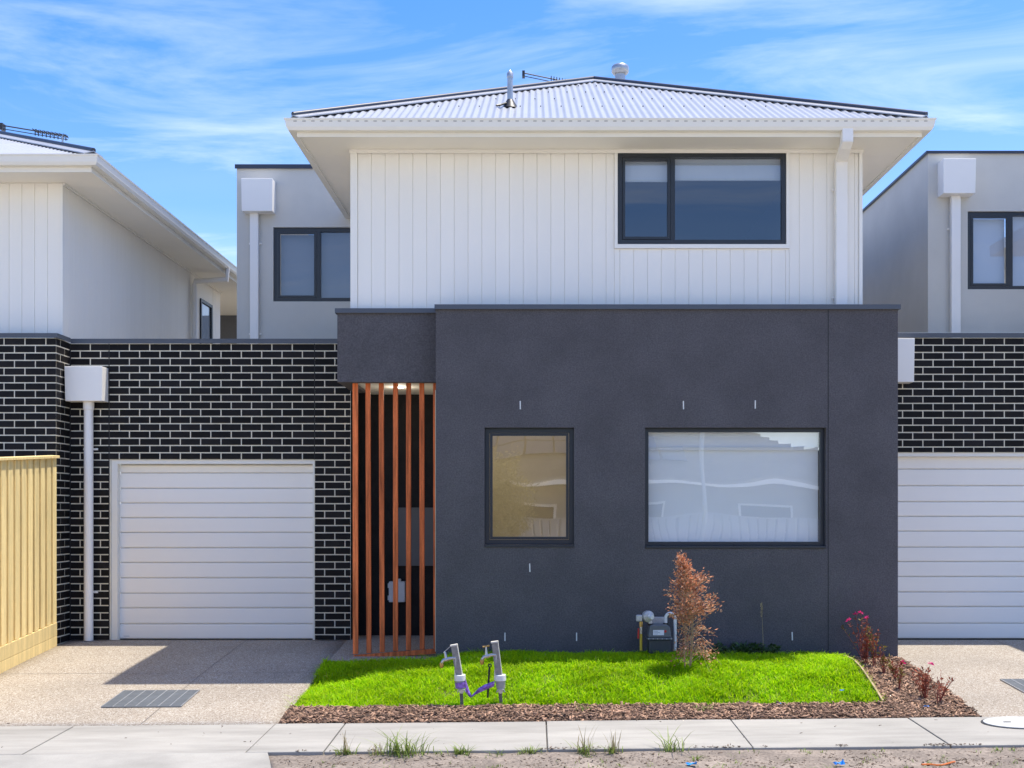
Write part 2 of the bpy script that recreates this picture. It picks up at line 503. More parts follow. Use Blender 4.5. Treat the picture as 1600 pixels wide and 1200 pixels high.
# exposed aggregate: pebbles as small cells of several browns and whites
def aggregate_material():
    m = bpy.data.materials.new('aggregate'); m.use_nodes = True
    n, l = m.node_tree.nodes, m.node_tree.links
    b = n['Principled BSDF']; b.inputs['Roughness'].default_value = 0.8
    g = n.new('ShaderNodeNewGeometry')
    v = n.new('ShaderNodeTexVoronoi'); v.inputs['Scale'].default_value = 120
    l.new(g.outputs['Position'], v.inputs['Vector'])
    cr = n.new('ShaderNodeValToRGB'); cr.color_ramp.interpolation = 'CONSTANT'
    e = cr.color_ramp.elements
    e[0].position = 0; e[0].color = (0.22, 0.165, 0.115, 1)
    e[1].position = .15; e[1].color = (0.37, 0.31, 0.24, 1)
    for p, c in ((.35, (.43, .37, .295)), (.62, (.33, .275, .215)), (.78, (.50, .45, .375)), (.94, (.62, .58, .51))):
        x = e.new(p); x.color = (*c, 1)
    sx = n.new('ShaderNodeSeparateColor')
    l.new(v.outputs['Color'], sx.inputs[0]); l.new(sx.outputs[0], cr.inputs[0])
    nz = n.new('ShaderNodeTexNoise'); nz.inputs['Scale'].default_value = 1.1; nz.inputs['Detail'].default_value = 5
    l.new(g.outputs['Position'], nz.inputs['Vector'])
    mr = n.new('ShaderNodeMapRange'); mr.inputs['From Min'].default_value = .3; mr.inputs['From Max'].default_value = .7
    mr.inputs['To Min'].default_value = .74; mr.inputs['To Max'].default_value = .90
    l.new(nz.outputs['Fac'], mr.inputs['Value'])
    sc = n.new('ShaderNodeVectorMath'); sc.operation = 'SCALE'
    l.new(cr.outputs[0], sc.inputs[0]); l.new(mr.outputs[0], sc.inputs['Scale'])
    l.new(sc.outputs[0], b.inputs['Base Color'])
    bp = n.new('ShaderNodeBump'); bp.inputs['Strength'].default_value = .5; bp.inputs['Distance'].default_value = .004
    l.new(v.outputs['Distance'], bp.inputs['Height']); bp.invert = True
    l.new(bp.outputs[0], b.inputs['Normal'])
    MATS['aggregate'] = m
aggregate_material()

# ---------------------------------------------------------------- measured planes (metres from the camera)
YB = 13.585            # garage brick face
YM = 12.162            # dark rendered front
YP = 12.42             # porch box front
YU = 12.52             # upper cladding face
YL = 15.6              # grey rendered block over the garage
YN = 13.20             # left neighbour's brick front
YPATH, YFRONT = 9.87, 8.85

def z_path(x, y): return -0.242 + 0.0097 * (min(max(x, -6), 7) - 3.84) - 0.03 * (YPATH - y)
def z_drive_l(x, y):
    t = min(max((YB - y) / (YB - YPATH), 0), 1)
    return z_path(x, YPATH) * t ** 1.2
def z_drive_r(x, y):
    t = min(max((YB - y) / (YB - YPATH), 0), 1)
    return z_path(x, YPATH) * t ** 1.35
def z_bed(x, y):
    t = min(max((y - YPATH) / (YM - YPATH), 0), 1)
    n = 0.012 * noise.noise(Vector((x * 4, y * 4, 2)))
    edge = min(1, (y - YPATH) / .12)
    return z_path(x, YPATH) * (1 - t) + -0.03 * t + (0.012 + n) * max(edge, 0) - .004
LX0, LX1, LY0, LY1 = -2.2, 3.12, 10.34, YM
def z_lawn(x, y):
    u = min(max((x - LX0) / (LX1 - LX0), 0), 1)
    v = min(max((y - LY0) / (LY1 - LY0), 0), 1)
    front = -0.285 + 0.075 * u
    k = min(max((u - .19) / .12, 0), 1)
    back = 0.015 - 0.045 * u - .085 * (1 - k * k * (3 - 2 * k))
    side = min(1, u * 5)
    return front * (1 - v) + back * v - (1 - side) * .05 * math.sin(math.pi * v) + (0.10 + .045 * u) * side * math.sin(math.pi * v) + .015 * noise.noise(Vector((x * 1.5, y * 1.5, 9)))

# ---------------------------------------------------------------- ground, road, paths
g = sheet('ground', 'ground', None, -400, 400, -400, 800, 4, 4, lambda x, y: -0.66, skirt=0)
tag(g, 'dry bare earth around the houses and street', kind='structure')
g = sheet('road', 'street_bounce', None, -200, 200, -4.6, 3.6, 8, 2, lambda x, y: -0.56, skirt=.05)
tag(g, 'unseen street in front of the houses, made pale to bounce light', kind='structure')
for y0, y1 in ((3.6, 3.85), (-4.85, -4.6)):
    k = MB().box(-200, 200, y0, y1, -.7, -.43).build('kerb', 'kerb', None, bevel=.03)
    tag(k, 'concrete kerb along the street', kind='structure')

def z_soil(x, y):
    d = YFRONT - y
    base = z_path(x, YFRONT) - .022 - 0.018 * d
    n = noise.fractal(Vector((x * 2.2, y * 3.0, 4)), 1.0, 2.0, 5) * .030 + noise.noise(Vector((x * 9, y * 9, 1))) * .011
    return base + n * min(1, d * 8 + .25)
vs_ = sheet('verge', 'soil', None, lambda y: -2.05 + (YFRONT - y) * .3, 9.5, 3.85, YFRONT, 300, 130, z_soil, skirt=.3)
tag(vs_, 'bare sandy soil verge in front of the footpath', kind='structure')
for p in vs_.data.polygons: p.use_smooth = True
vs2 = sheet('verge', 'soil', None, -30, -6.5, 3.85, YFRONT, 20, 8, lambda x, y: z_path(x, YFRONT) - .05, skirt=.3)
tag(vs2, 'bare soil verge beyond the driveway crossing', kind='structure')
xo = sheet('driveway_crossing', 'crossover_conc', None, -6.5, lambda y: -2.05 + (YFRONT - y) * .3, 3.86, YFRONT - .006, 8, 8,
           lambda x, y: z_path(x, YFRONT) - .05 * (YFRONT - y), skirt=.25)
tag(xo, 'pale concrete driveway crossing between footpath and street', kind='structure')

# footpath and its bays
fp = sheet('footpath', 'mortar', None, -30, 30, YFRONT + .004, YPATH - .004, 20, 2, lambda x, y: z_path(x, y) - .035, skirt=.2)
tag(fp, 'pale concrete footpath crossing in front of the house', kind='structure')
edges = [-9, -5.55, -3.94, -2.22, -1.62, 0.10, 1.68, 3.20, 4.75, 6.4, 9]
for i in range(len(edges) - 1):
    a, b = edges[i] + .005, edges[i + 1] - .005
    s = sheet('slab', 'concrete_path', fp, a, b, YFRONT, YPATH - .003, 8, 4,
              lambda x, y, i=i: z_path(x, y) + (.002 if i % 2 else -.001), skirt=.12)
    md = s.modifiers.new('bevel', 'BEVEL'); md.width = .006; md.segments = 2; md.limit_method = 'ANGLE'
# driveways
d = sheet('driveway', 'aggregate', None, -5.46, -2.2, YPATH, YB - .002, 16, 24, z_drive_l, skirt=.2)
tag(d, 'exposed aggregate driveway leading to the white garage door', kind='structure')
for p in d.data.polygons: p.use_smooth = True
d2 = sheet('porch_floor', 'aggregate', None, -2.2, -1.03, 12.12, 14.06, 6, 14, z_drive_l, skirt=.2)
tag(d2, 'exposed aggregate floor of the entry porch', kind='structure')
d3 = sheet('driveway', 'aggregate', None, 3.84, 9.0, YPATH, YB - .002, 16, 24, z_drive_r, skirt=.2)
tag(d3, 'exposed aggregate driveway of the right-hand neighbour', kind='structure')
# saw cuts in the driveway
def saw_cut(parent, a, b, zf):
    mb = MB()
    a, b = Vector(a), Vector(b)
    n = 16; w = .0035
    t = Vector((-(b - a).y, (b - a).x)).normalized() * w
    vs_ = []
    for i in range(n + 1):
        p = a + (b - a) * i / n
        for s in (-1, 1):
            q = p + t * s
            vs_.append((q.x, q.y, zf(q.x, q.y) + .003))
    mb.add(vs_, [(2 * i, 2 * i + 1, 2 * i + 3, 2 * i + 2) for i in range(n)])
    mb.build('saw_cut', 'stake', parent)
saw_cut(d, (-3.38, YPATH + .02), (-3.38, YB - .02), z_drive_l)
saw_cut(d, (-5.45, 11.75), (-2.21, 11.75), z_drive_l)
saw_cut(d3, (5.4, YPATH + .02), (5.4, YB - .02), z_drive_r)

# drain grates set in the driveways
def drain(loc_x, loc_y, w, dpt, zf, label):
    r = empty('drain_grate', (loc_x, loc_y, zf(loc_x, loc_y)), label, 'drain grate', 'drain grates in the driveways')
    def pt(x, y, h): return (x, y, zf(x, y) + h)
    x0, x1, y0, y1 = loc_x - w / 2, loc_x + w / 2, loc_y - dpt / 2, loc_y + dpt / 2
    MB().add([pt(x0, y0, .003), pt(x1, y0, .003), pt(x1, y1, .003), pt(x0, y1, .003)], [(0, 1, 2, 3)]).build('pit', 'black_plastic', r)
    n = 30
    mb = MB()
    for k in range(n + 1):
        y = y0 + dpt * k / n
        mb.hexa([pt(x0, y - .005, .004), pt(x1, y - .005, .004), pt(x1, y + .005, .004), pt(x0, y + .005, .004),
                 pt(x0, y - .005, .012), pt(x1, y - .005, .012), pt(x1, y + .005, .012), pt(x0, y + .005, .012)])
    mb.build('grating', 'grate_steel', r)
    for k in range(8):
        x = x0 + w * k / 7
        MB().hexa([pt(x - .005, y0, .004), pt(x + .005, y0, .004), pt(x + .005, y1, .004), pt(x - .005, y1, .004),
                   pt(x - .005, y0, .014), pt(x + .005, y0, .014), pt(x + .005, y1, .014), pt(x - .005, y1, .014)]).build('bearer_bar', 'galv', r)
drain(-3.56, 10.72, .72, .58, z_drive_l, 'steel drain grate set into the driveway by the timber fence')
drain(4.90, 10.95, .72, .55, z_drive_r, "steel drain grate in the right-hand neighbour's driveway")
# round cover in the footpath
mc = empty('manhole_cover', (4.06, 9.60, z_path(4.06, 9.6)), 'round white cover set into the concrete footpath', 'manhole cover')
ring = [(4.06 + .31 * math.cos(t), 9.60 + .225 * math.sin(t)) for t in np.linspace(0, 2 * math.pi, 41)[:-1]]
ring2 = [(4.06 + (x - 4.06) * 1.06, 9.6 + (y - 9.6) * 1.06) for x, y in ring]
MB().prism([(x, y, z_path(x, y) + .003) for x, y in ring2], (0, 0, .004)).build('rim', 'dark_metal', mc)
MB().prism([(x, y, z_path(x, y) + .004) for x, y in ring], (0, 0, .008)).build('lid', 'manhole', mc)
for sx in (-.12, .12):
    box('lifting_slot', 'black_plastic', mc, 4.06 + sx - .03, 4.06 + sx + .03, 9.595, 9.606, z_path(4.06, 9.6) + .008, z_path(4.06, 9.6) + .0155)

# ---------------------------------------------------------------- bricks
BRK = {}
def brick_mesh(L, H, D=.03):
    key = (round(L, 3), round(H, 3))
    if key not in BRK:
        bm = bmesh.new()
        bmesh.ops.create_cube(bm, size=1)
        bmesh.ops.scale(bm, vec=(L, D, H), verts=bm.verts)
        ed = [e for e in bm.edges if all(v.co.y < 0 for v in e.verts)]
        bmesh.ops.bevel(bm, geom=ed, offset=.0022, segments=1, affect='EDGES')
        me = bpy.data.meshes.new('brick'); bm.to_mesh(me); bm.free()
        me.materials.append(MATS['brick_dark'])
        BRK[key] = me
    return BRK[key]

def lay(parent, bricks, face, limit=300):
    """bricks: (u0,u1,z0,z1) on a face ('front',Y) or ('side',X): each a part; beyond the limit joined as stuff"""
    rest = MB()
    for i, (u0, u1, z0, z1) in enumerate(bricks):
        if u1 - u0 < .02 or z1 - z0 < .015: continue
        j = random.uniform(-.0012, .0012)
        if i < limit:
            o = bpy.data.objects.new('brick', brick_mesh(u1 - u0, z1 - z0))
            COL.objects.link(o)
            o.parent = parent
            if face[0] == 'front': o.location = ((u0 + u1) / 2, face[1] + .015 + j, (z0 + z1) / 2)
            else:
                o.location = (face[1] - .015 - j, (u0 + u1) / 2, (z0 + z1) / 2)
                o.rotation_euler = (0, 0, R(90))
        else:
            if face[0] == 'front': rest.box(u0, u1, face[1] + j, face[1] + .03, z0, z1)
            else: rest.box(face[1] - .03, face[1] - j, u0, u1, z0, z1)
    if rest.v:
        o = rest.build('brickwork', 'brick_joined', parent)
        o['kind'] = 'stuff'

BL, BH, JT = .240, .0858, .0135
def courses(segs, ztop, zbot_of, phase=0):
    """segs: list of (x0,x1,zbottom,start) -> brick rectangles, stretcher bond from the top down"""
    out = []
    k = 0
    z1 = ztop
    while z1 > -.06:
        z0 = z1 - BH + JT
        for (x0, x1, zb, off) in segs:
            if z1 - .02 < zb: continue
            zz0 = max(z0, zb + .004)
            x = x0 - (BL / 2 if (k + off) % 2 else 0)
            if off >= 2: x -= .07
            while x < x1 - .01:
                a, b = max(x + JT / 2, x0 + .004), min(x + BL - JT / 2, x1 - .004)
                if x1 - b < .045: b = x1 - .004
                if b - a > .015: out.append((a, b, zz0, z1))
                x = b + JT / 2 if b == x1 - .004 else x + BL
        z1 -= BH
        k += 1
    return out

# ---------------------------------------------------------------- shared house pieces
def corrugated_front(parent, X0, X1, Y0, zE, slope, name='roof', xa=None, xb=None):
    """front hip slope of a corrugated roof, between the two 45 degree hips"""
    pitch, n = .076, 10
    xa = X0 if xa is None else xa
    xb = X1 if xb is None else xb
    N = int((xb - xa) / pitch * n)
    vs_, fs = [], []
    for i in range(N + 1):
        x = xa + (xb - xa) * i / N
        t = max(min(x - X0, X1 - x), 0.0)
        w = .0085 * math.cos(2 * math.pi * (x - xa) / pitch)
        vs_ += [(x, Y0, zE + w), (x, Y0 + t, zE + slope * t + w)]
    for i in range(N):
        fs.append((2 * i, 2 * i + 2, 2 * i + 3, 2 * i + 1))
    me = bpy.data.meshes.new(name); me.from_pydata(vs_, [], fs)
    o = link(name, me, 'roof_metal', parent)
    for p in me.polygons: p.use_smooth = True
    return o

def gutter_run(parent, a, b, out, zt, h=.115, w=.115, ma=0, mb_=0):
    """quad gutter along a->b; out = horizontal unit vector away from the house; a,b on the outer lip line"""
    a, b, out = Vector(a), Vector(b), Vector(out)
    prof = [(0, 0), (-.004, -.016), (-.010, -.018), (-.022, -h * .72), (-.04, -h), (-w, -h), (-w, -.004), (-w + .003, -.004), (-w + .003, -h + .004), (-.042, -h + .004), (-.026, -h * .70), (-.014, -.014), (-.012, 0)]
    mb = MB()
    dr = Vector((b.x - a.x, b.y - a.y, 0)).normalized()
    n = len(prof)
    pa = [Vector((a.x, a.y, zt)) + out * p[0] + Vector((0, 0, p[1])) - dr * p[0] * ma for p in prof]
    pb = [Vector((b.x, b.y, zt)) + out * p[0] + Vector((0, 0, p[1])) + dr * p[0] * mb_ for p in prof]
    mb.add(pa + pb, [tuple(range(n - 1, -1, -1)), tuple(range(n, 2 * n))] + [(i, (i + 1) % n, n + (i + 1) % n, n + i) for i in range(n)])
    return mb.build('gutter', 'gutter_metal', parent)

def window(parent, x0, x1, z0, z1, Y, fr=.05, depth=.07, splits=(), gmat='glass_low', sash=(), blinds=()):
    """aluminium window: frame, mullions, sashes, panes and blinds; Y is the frame's face"""
    mb = MB()
    mb.box(x0, x1, Y, Y + depth, z1 - fr, z1)
    mb.box(x0, x1, Y, Y + depth, z0, z0 + fr)
    mb.box(x0, x0 + fr, Y, Y + depth, z0 + fr, z1 - fr)
    mb.box(x1 - fr, x1, Y, Y + depth, z0 + fr, z1 - fr)
    for s in splits:
        mb.box(s - fr * .55, s + fr * .55, Y + .002, Y + depth, z0 + fr, z1 - fr)
    w = mb.build('window', 'window_frame', parent)
    xs = [x0 + fr] + [v for s in splits for v in (s - fr * .55, s + fr * .55)] + [x1 - fr]
    for i in range(0, len(xs), 2):
        a, b, c, d = xs[i], xs[i + 1], z0 + fr, z1 - fr
        if i // 2 in sash:
            t = .032
            sb = MB()
            sb.box(a + .004, b - .004, Y - .006, Y + .03, d - t, d - .004).box(a + .004, b - .004, Y - .006, Y + .03, c + .004, c + t)
            sb.box(a + .004, a + t, Y - .006, Y + .03, c + t, d - t).box(b - t, b - .004, Y - .006, Y + .03, c + t, d - t)
            sb.build('sash', 'window_frame', w)
            a, b, c, d = a + t, b - t, c + t, d - t
        MB().add([(a, Y + .028, c), (b, Y + .028, c), (b, Y + .028, d), (a, Y + .028, d)], [(0, 1, 2, 3)]).build('pane', gmat, w)
        for (idx, zlow, mat, yb) in blinds:
            if idx == i // 2:
                zb = zlow if zlow is not None else c
                MB().box(a - .01, b + .01, Y + yb, Y + yb + .004, zb, d + .01).build('blind', mat, w)
                if zlow is not None:
                    MB().box(a - .01, b + .01, Y + yb - .008, Y + yb + .012, zb - .022, zb).build('blind_rail', 'white_paint', w)
    return w

def room(parent, x0, x1, y0, y1, z0, z1, m, name='room'):
    """inside of a room behind a window: floor, ceiling and three walls (open to the window)"""
    mb = MB()
    t = .04
    mb.box(x0 - t, x0, y0, y1, z0, z1).box(x1, x1 + t, y0, y1, z0, z1)
    mb.box(x0 - t, x1 + t, y1, y1 + t, z0 - t, z1 + t)
    mb.box(x0 - t, x1 + t, y0, y1, z0 - t, z0).box(x0 - t, x1 + t, y0, y1, z1, z1 + t)
    return mb.build(name, m, parent)

def pipe_clip(parent, x, y, z, w):
    mb = MB().box(x - w, x + w, y - .012, y, z - .012, z + .012)
    for s in (-1, 1): mb.tube([(x + s * (w - .012), y - .02, z), (x + s * (w - .012), y, z)], .012, 8)
    return mb.build('pipe_clip', 'pipe_paint', parent)

def rain_head(parent, x0, x1, y0, y1, z0, z1, taper=.03):
    """box shaped rainwater head with a lip and a sloping side"""
    mb = MB()
    mb.hexa([(x0 + taper * .2, y0 + .01, z0), (x1 - taper * .2, y0 + .01, z0), (x1, y1, z0), (x0, y1, z0),
             (x0, y0, z1), (x1, y0, z1), (x1, y1, z1), (x0, y1, z1)])
    o = mb.build('rain_head', 'pipe_paint', parent, bevel=.006)
    return o

# ================================================================ the townhouse in the middle
H = empty('townhouse', (0.9, YM, -0.1), 'two storey townhouse with dark rendered front, white grooved cladding above and red slat screen', 'house')

# --- ground floor dark box
MX0, MX1 = PX(681, YM), PX(1403, YM)
ztop = PZ(478, YM)
W1 = (PX(757, YM), PX(897, YM), PZ(855, YM), PZ(668, YM))
W2 = (PX(1008, YM), PX(1291, YM), PZ(857, YM), PZ(668, YM))
fw = wall_holes(MX0, MX1, -.4, ztop, YM, YM + .2, [W1, W2]).build('front_wall', 'dark_render', H)
box('side_wall', 'dark_render', H, MX0, MX0 + .2, YM + .201, 14.06, -.4, ztop)
box('side_wall', 'dark_render', H, MX1 - .2, MX1, YM + .201, 22, -.4, ztop)
box('flat_roof', 'cap_metal', H, MX0 + .2, MX1 - .2, YM + .2, 14.0, ztop - .12, ztop - .06)
cp = MB().box(MX0 - .012, MX1 + .022, YM - .03, YM + .24, ztop + .001, ztop + .012).box(MX0 - .012, MX1 + .022, YM - .03, YM - .022, ztop - .038, ztop + .0005)
cp.box(MX0 - .012, MX0 - .004, YM - .0215, YM + .24, ztop - .038, ztop + .0005).box(MX1 + .014, MX1 + .022, YM - .0215, YM + .24, ztop - .038, ztop + .0005)
cp.build('parapet_capping', 'cap_metal', H)
# control joint: a recessed black strip
xj = PX(1294, YM)
box('control_joint', 'black_joint', fw, xj - .004, xj + .004, YM - .002, YM + .01, -.2, ztop - .04)
# white strips stuck on the render
for px, py in ((813, 633), (1068, 633), (1180, 632), (828, 887), (789, 995), (901, 995), (1238, 994)):
    x, z = PX(px, YM), PZ(py, YM)
    t = random.uniform(-.003, .003)
    MB().hexa([(x - .006, YM - .004, z - .044), (x + .006, YM - .004, z - .044), (x + .006, YM + .002, z - .044), (x - .006, YM + .002, z - .044),
               (x - .006 + t, YM - .004, z + .044), (x + .006 + t, YM - .004, z + .044), (x + .006 + t, YM + .002, z + .044), (x - .006 + t, YM + .002, z + .044)]).build('weep_strip', 'pvc_white', fw)
YW = YM + .075
w1 = window(H, W1[0] + .001, W1[1] - .001, W1[2] + .0265, W1[3] - .001, YW, fr=.05, sash=(0,), gmat='glass_low')
w2 = window(H, W2[0] + .001, W2[1] - .001, W2[2] + .0265, W2[3] - .001, YW, fr=.042, gmat='glass_low', blinds=())
for w, W in ((w1, W1), (w2, W2)):
    box('sill', 'window_frame', w, W[0] + .003, W[1] - .003, YM - .012, YW - .001, W[2] + .001, W[2] + .026, bevel=.003)
for k in range(5):
    x = W2[0] + (W2[1] - W2[0]) * (k + .5) / 5
    box('drain_slot', 'black_plastic', w2, x - .02, x + .02, YW - .003, YW + .002, W2[2] + .03, W2[2] + .038)
# sheer roller blind behind the wide window, its bar part-way, and the two rooms
box('blind', 'sheer', w2, W2[0] + .05, W2[1] - .05, YW + .078, YW + .082, W2[2] + .03, W2[3] - .03)
box('blind_rail', 'white_paint', w2, W2[0] + .045, W2[1] - .045, YW + .05, YW + .07, PZ(703, YM), PZ(698, YM))
rm = room(H, W1[0] - .5, W1[1] + .3, YM + .22, 14.9, .05, 2.78, 'cream_wall')
for px, yy in ((-.25, 12.9), (-.26, 13.7)):
    MB().tube([(px, yy, 2.779), (px, yy, 2.772)], .045, 20).build('downlight', 'downlight', rm)
def lamp(loc, watts):
    ld = bpy.data.lights.new('downlight_lamp', 'POINT')
    ld.energy = watts; ld.shadow_soft_size = .05; ld.color = (1, .9, .74)
    lo = bpy.data.objects.new('downlight_lamp', ld); lo.location = loc
    COL.objects.link(lo)
    return lo
lamp((-.25, 12.9, 2.70), 3.5)
lamp((-.26, 13.7, 2.70), 3.5)
room(H, W2[0] - .2, W2[1] + .12, YM + .22, 15.0, .05, 2.78, 'room_wall')

# --- porch box, ceiling, back wall, slat screen
PX0 = PX(527, YP)
pz0, pz1 = PZ(597, YP), PZ(484, YP)
pb = MB().box(PX0, MX0 - .002, YP, YP + .12, pz0, pz1).box(PX0, PX0 + .14, YP + .12, YB - .002, pz0, pz1)
pb.build('porch_fascia', 'dark_render', H)
cp = MB().box(PX0 - .022, MX0 - .014, YP - .028, YP + .17, pz1 + .001, pz1 + .012).box(PX0 - .022, MX0 - .014, YP - .028, YP - .02, pz1 - .038, pz1 + .0005)
cp.box(PX0 - .022, PX0 - .014, YP - .0195, YB + .1, pz1 - .038, pz1 + .0005).box(PX0 - .022, PX0 + .15, YP + .171, YB + .1, pz1 + .001, pz1 + .012)
cp.build('parapet_capping', 'cap_metal', H)
box('flat_roof', 'cap_metal', H, PX0 + .1, MX0, YP + .1, 14.2, pz1 - .14, pz1 - .1)
GX1 = PX(548, YB)                                # right end of the garage brickwork
box('porch_ceiling', 'soffit_paint', H, PX0 + .142, MX0 - .003, YP + .122, 14.055, pz0 + .03, pz0 + .06)
lamp((PX(624, 13.2), 13.2, pz0 - .06), .8)
MB().tube([(PX(624, 13.2), 13.2, pz0 + .031), (PX(624, 13.2), 13.2, pz0 + .022)], .05, 20).build('downlight', 'downlight', H)
box('brick_end', 'brick_dark', H, GX1 + .0005, GX1 + .004, YB + .001, YB + .115, -.3, pz0 + .2)
box('back_wall', 'brick_dark', H, GX1 - .3, MX0, 14.06, 14.2, -.3, pz0 + .4)
box('porch_side_wall', 'dark_render', H, GX1 - .06, GX1, YB + .031, 14.058, -.3, pz0 + .3)
# panel and switch box on the porch wall
YK = 14.05
box('meter_panel', 'grey_panel', H, PX(620, YK), PX(679, YK), YK - .03, YK + .009, PZ(884, YK), PZ(793, YK), bevel=.004)
jb = box('switch_box', 'box_grey', H, PX(609, YK), PX(634, YK), YK - .1, YK + .009, PZ(940, YK), PZ(908, YK), bevel=.008)
box('box_hinge', 'box_grey', jb, PX(608, YK) - .006, PX(608, YK) + .012, YK - .085, YK - .03, PZ(918, YK), PZ(911, YK))
box('box_hinge', 'box_grey', jb, PX(608, YK) - .006, PX(608, YK) + .012, YK - .085, YK - .03, PZ(937, YK), PZ(930, YK))
MB().tube([(PX(625, YK), YK - .05, PZ(908, YK)), (PX(625, YK), YK - .05, PZ(904, YK))], .02, 10).build('cable_gland', 'box_grey', jb)

# --- garage brick wall
GX0 = -5.478
zb = PZ(537, YB)                                 # top of brickwork, underside of the capping
DX0, DX1, DZ1 = PX(173, YB), PX(491, YB), PZ(718, YB)
J1, J2 = PX(170.3, YB), PX(491.3, YB)
gw = wall_holes(GX0, GX1, -.3, zb, YB + .004, YB + .11, [(DX0 + .0005, DX1 - .0005, -.299, DZ1)]).build('garage_wall', 'mortar', H)
bk = courses([(GX0, J1, -.02, 0), (J1, J2, DZ1, 0), (J2, GX1 - .001, -.02, 0)], zb - .006, None)
lay(gw, bk, ('front', YB))
box('control_joint', 'black_joint', gw, GX0 - .002, GX0 + .011, YB - .006, YB + .009, -.02, zb)
for xj in (J1, J2):
    box('control_joint', 'black_joint', gw, xj - .006, xj + .006, YB + .0012, YB + .009, (DZ1 if xj == J2 else -.02), zb)
cp = MB().box(GX0 + .02, PX0 - .024, YB - .025, YB + .15, zb + .046, zb + .055).box(GX0 + .02, PX0 - .024, YB - .025, YB - .018, zb + .001, zb + .0455)
cp.build('parapet_capping', 'cap_metal', H)
box('flat_roof', 'cap_metal', H, GX0, PX0, YB + .11, YL, zb - .2, zb - .1)
# garage door: frame, panels with joints between them, bottom seal
gd = MB().box(DX0 + .002, DX0 + .072, YB + .02, YB + .105, -.02, DZ1 - .002).box(DX1 - .022, DX1 - .002, YB + .02, YB + .105, -.02, DZ1 - .002)
gd.box(DX0 + .0725, DX1 - .0225, YB + .02, YB + .105, DZ1 - .05, DZ1 - .002).build('garage_door', 'door_frame', H)
gdo = COL.objects[-1] if False else [o for o in H.children if o.name.startswith('garage_door')][0]
def door_panels(parent, x0, x1, y, ztop, rows):
    zs = [ztop] + rows
    for i in range(len(zs) - 1):
        a, b = zs[i + 1] + .003, zs[i] - .003
        # slightly crowned panel so the joints read as real grooves
        MB().prism([(x0, y + .012, a), (x0, y + .002, a + .006), (x0, y, a + .02), (x0, y, b - .02), (x0, y + .002, b - .006), (x0, y + .012, b), (x0, y + .04, b), (x0, y + .04, a)], (x1 - x0, 0, 0)).build('panel', 'door_panel', parent)
    box('panel_backing', 'door_frame', parent, x0, x1, y + .03, y + .05, zs[-1], zs[0] + .05)
rows = [PZ(v, YB + .11) for v in (739, 763, 786, 809, 832, 856, 879, 903, 927, 950, 975, 998.5)]
door_panels(gdo, DX0 + .07, DX1 - .02, YB + .11, PZ(726, YB + .11), rows)
box('bottom_seal', 'black_plastic', gdo, DX0 + .07, DX1 - .02, YB + .115, YB + .14, -.02, rows[-1] + .004)
bx = PX(188, YB)
box('maker_badge', 'print_grey', gdo, bx, bx + .07, YB + .1085, YB + .1105, .03, .034)

# --- rain head and round downpipe on the garage wall
rx0, rx1, rz0, rz1 = PX(103, YB - .15), PX(162, YB - .15), PZ(627, YB - .15), PZ(573, YB - .15)
rain_head(H, rx0, rx1, YB - .2, YB - .001, rz0, rz1)
dpx = PX(138.5, YB - .07)
dp = MB().tube([(dpx, YB - .07, rz0 + .01), (dpx, YB - .07, rz0 - .09), (dpx, YB - .07, rz0 - .095), (dpx, YB - .07, .0)], [.062, .062, .053, .053], 20).build('downpipe', 'pipe_paint', H, smooth=True)
for py in (702, 925):
    pipe_clip(dp, dpx, YB - .001, PZ(py, YB), .085)
MB().tube([(dpx, YB - .07, .0), (dpx, YB - .07, -.03)], .056, 16).build('pipe_foot', 'dark_metal', dp)

# --- upper storey cladding
UX0, UX1 = PX(548, YU), PX(1347, YU)
UZ0, UZ1 = 3.3, PZ(237, YU)
UW = (PX(965, YU), PX(1228, YU), PZ(382, YU), PZ(239, YU))
UT = (UW[0] - .035, UW[1] + .035, UW[2] - .045, UW[3])
up = wall_holes(UX0, UX1, UZ0, UZ1 + .05, YU + .012, YU + .1, [(UW[0], UW[1], UW[2], UZ1 + .02)]).build('upper_wall', 'white_paint', H)
GP = .150
x = UX0 + .075
first = True
def board(x0, x1, z0, z1):
    MB().prism([(x0, YU + .0121, z0), (x0 + .002, YU + .004, z0), (x1 - .002, YU + .004, z0), (x1, YU + .0121, z0)], (0, 0, z1 - z0)).build('board', 'white_board', up)
while x < UX1 - .04:
    a, b = x + .0019, min(x + GP, UX1 - .038) - .0019
    if b <= UT[0] or a >= UT[1]:
        board(a, b, UZ0, UZ1)
    else:
        if a < UT[0] - .01: board(a, UT[0] - .002, UZ0, UZ1)
        board(max(a, UT[0]) if a < UT[0] else a, min(b, UT[1]) if b > UT[1] else b, UZ0, UT[2] - .002)
        if b > UT[1] + .01: board(UT[1] + .002, b, UZ0, UZ1)
    x += GP
for a, b in ((UX0 - .002, UX0 + .072), (UX1 - .034, UX1 + .002)):
    box('corner_trim', 'white_paint', up, a, b, YU - .012, YU + .0119, UZ0, UZ1)
box('eave_bead', 'white_paint', up, UX0 - .01, UX1 + .01, YU - .022, YU - .0125, UZ1 - .02, UZ1 + .02)
tr = MB().box(UT[0], UW[0] - .001, YU - .022, YU + .011, UT[2], UZ1 - .021).box(UW[1] + .001, UT[1], YU - .022, YU + .011, UT[2], UZ1 - .021)
tr.box(UW[0] - .0005, UW[1] + .0005, YU - .022, YU + .011, UT[2], UW[2] - .001)
tr.build('window_trim', 'white_paint', up)
box('side_wall', 'white_paint', H, UX0, UX0 + .1, YU + .101, 22, UZ0, UZ1 + .05)
box('side_wall', 'white_paint', H, UX1 - .1, UX1, YU + .101, 22, UZ0, UZ1 + .05)
sx = PX(1051, YU)
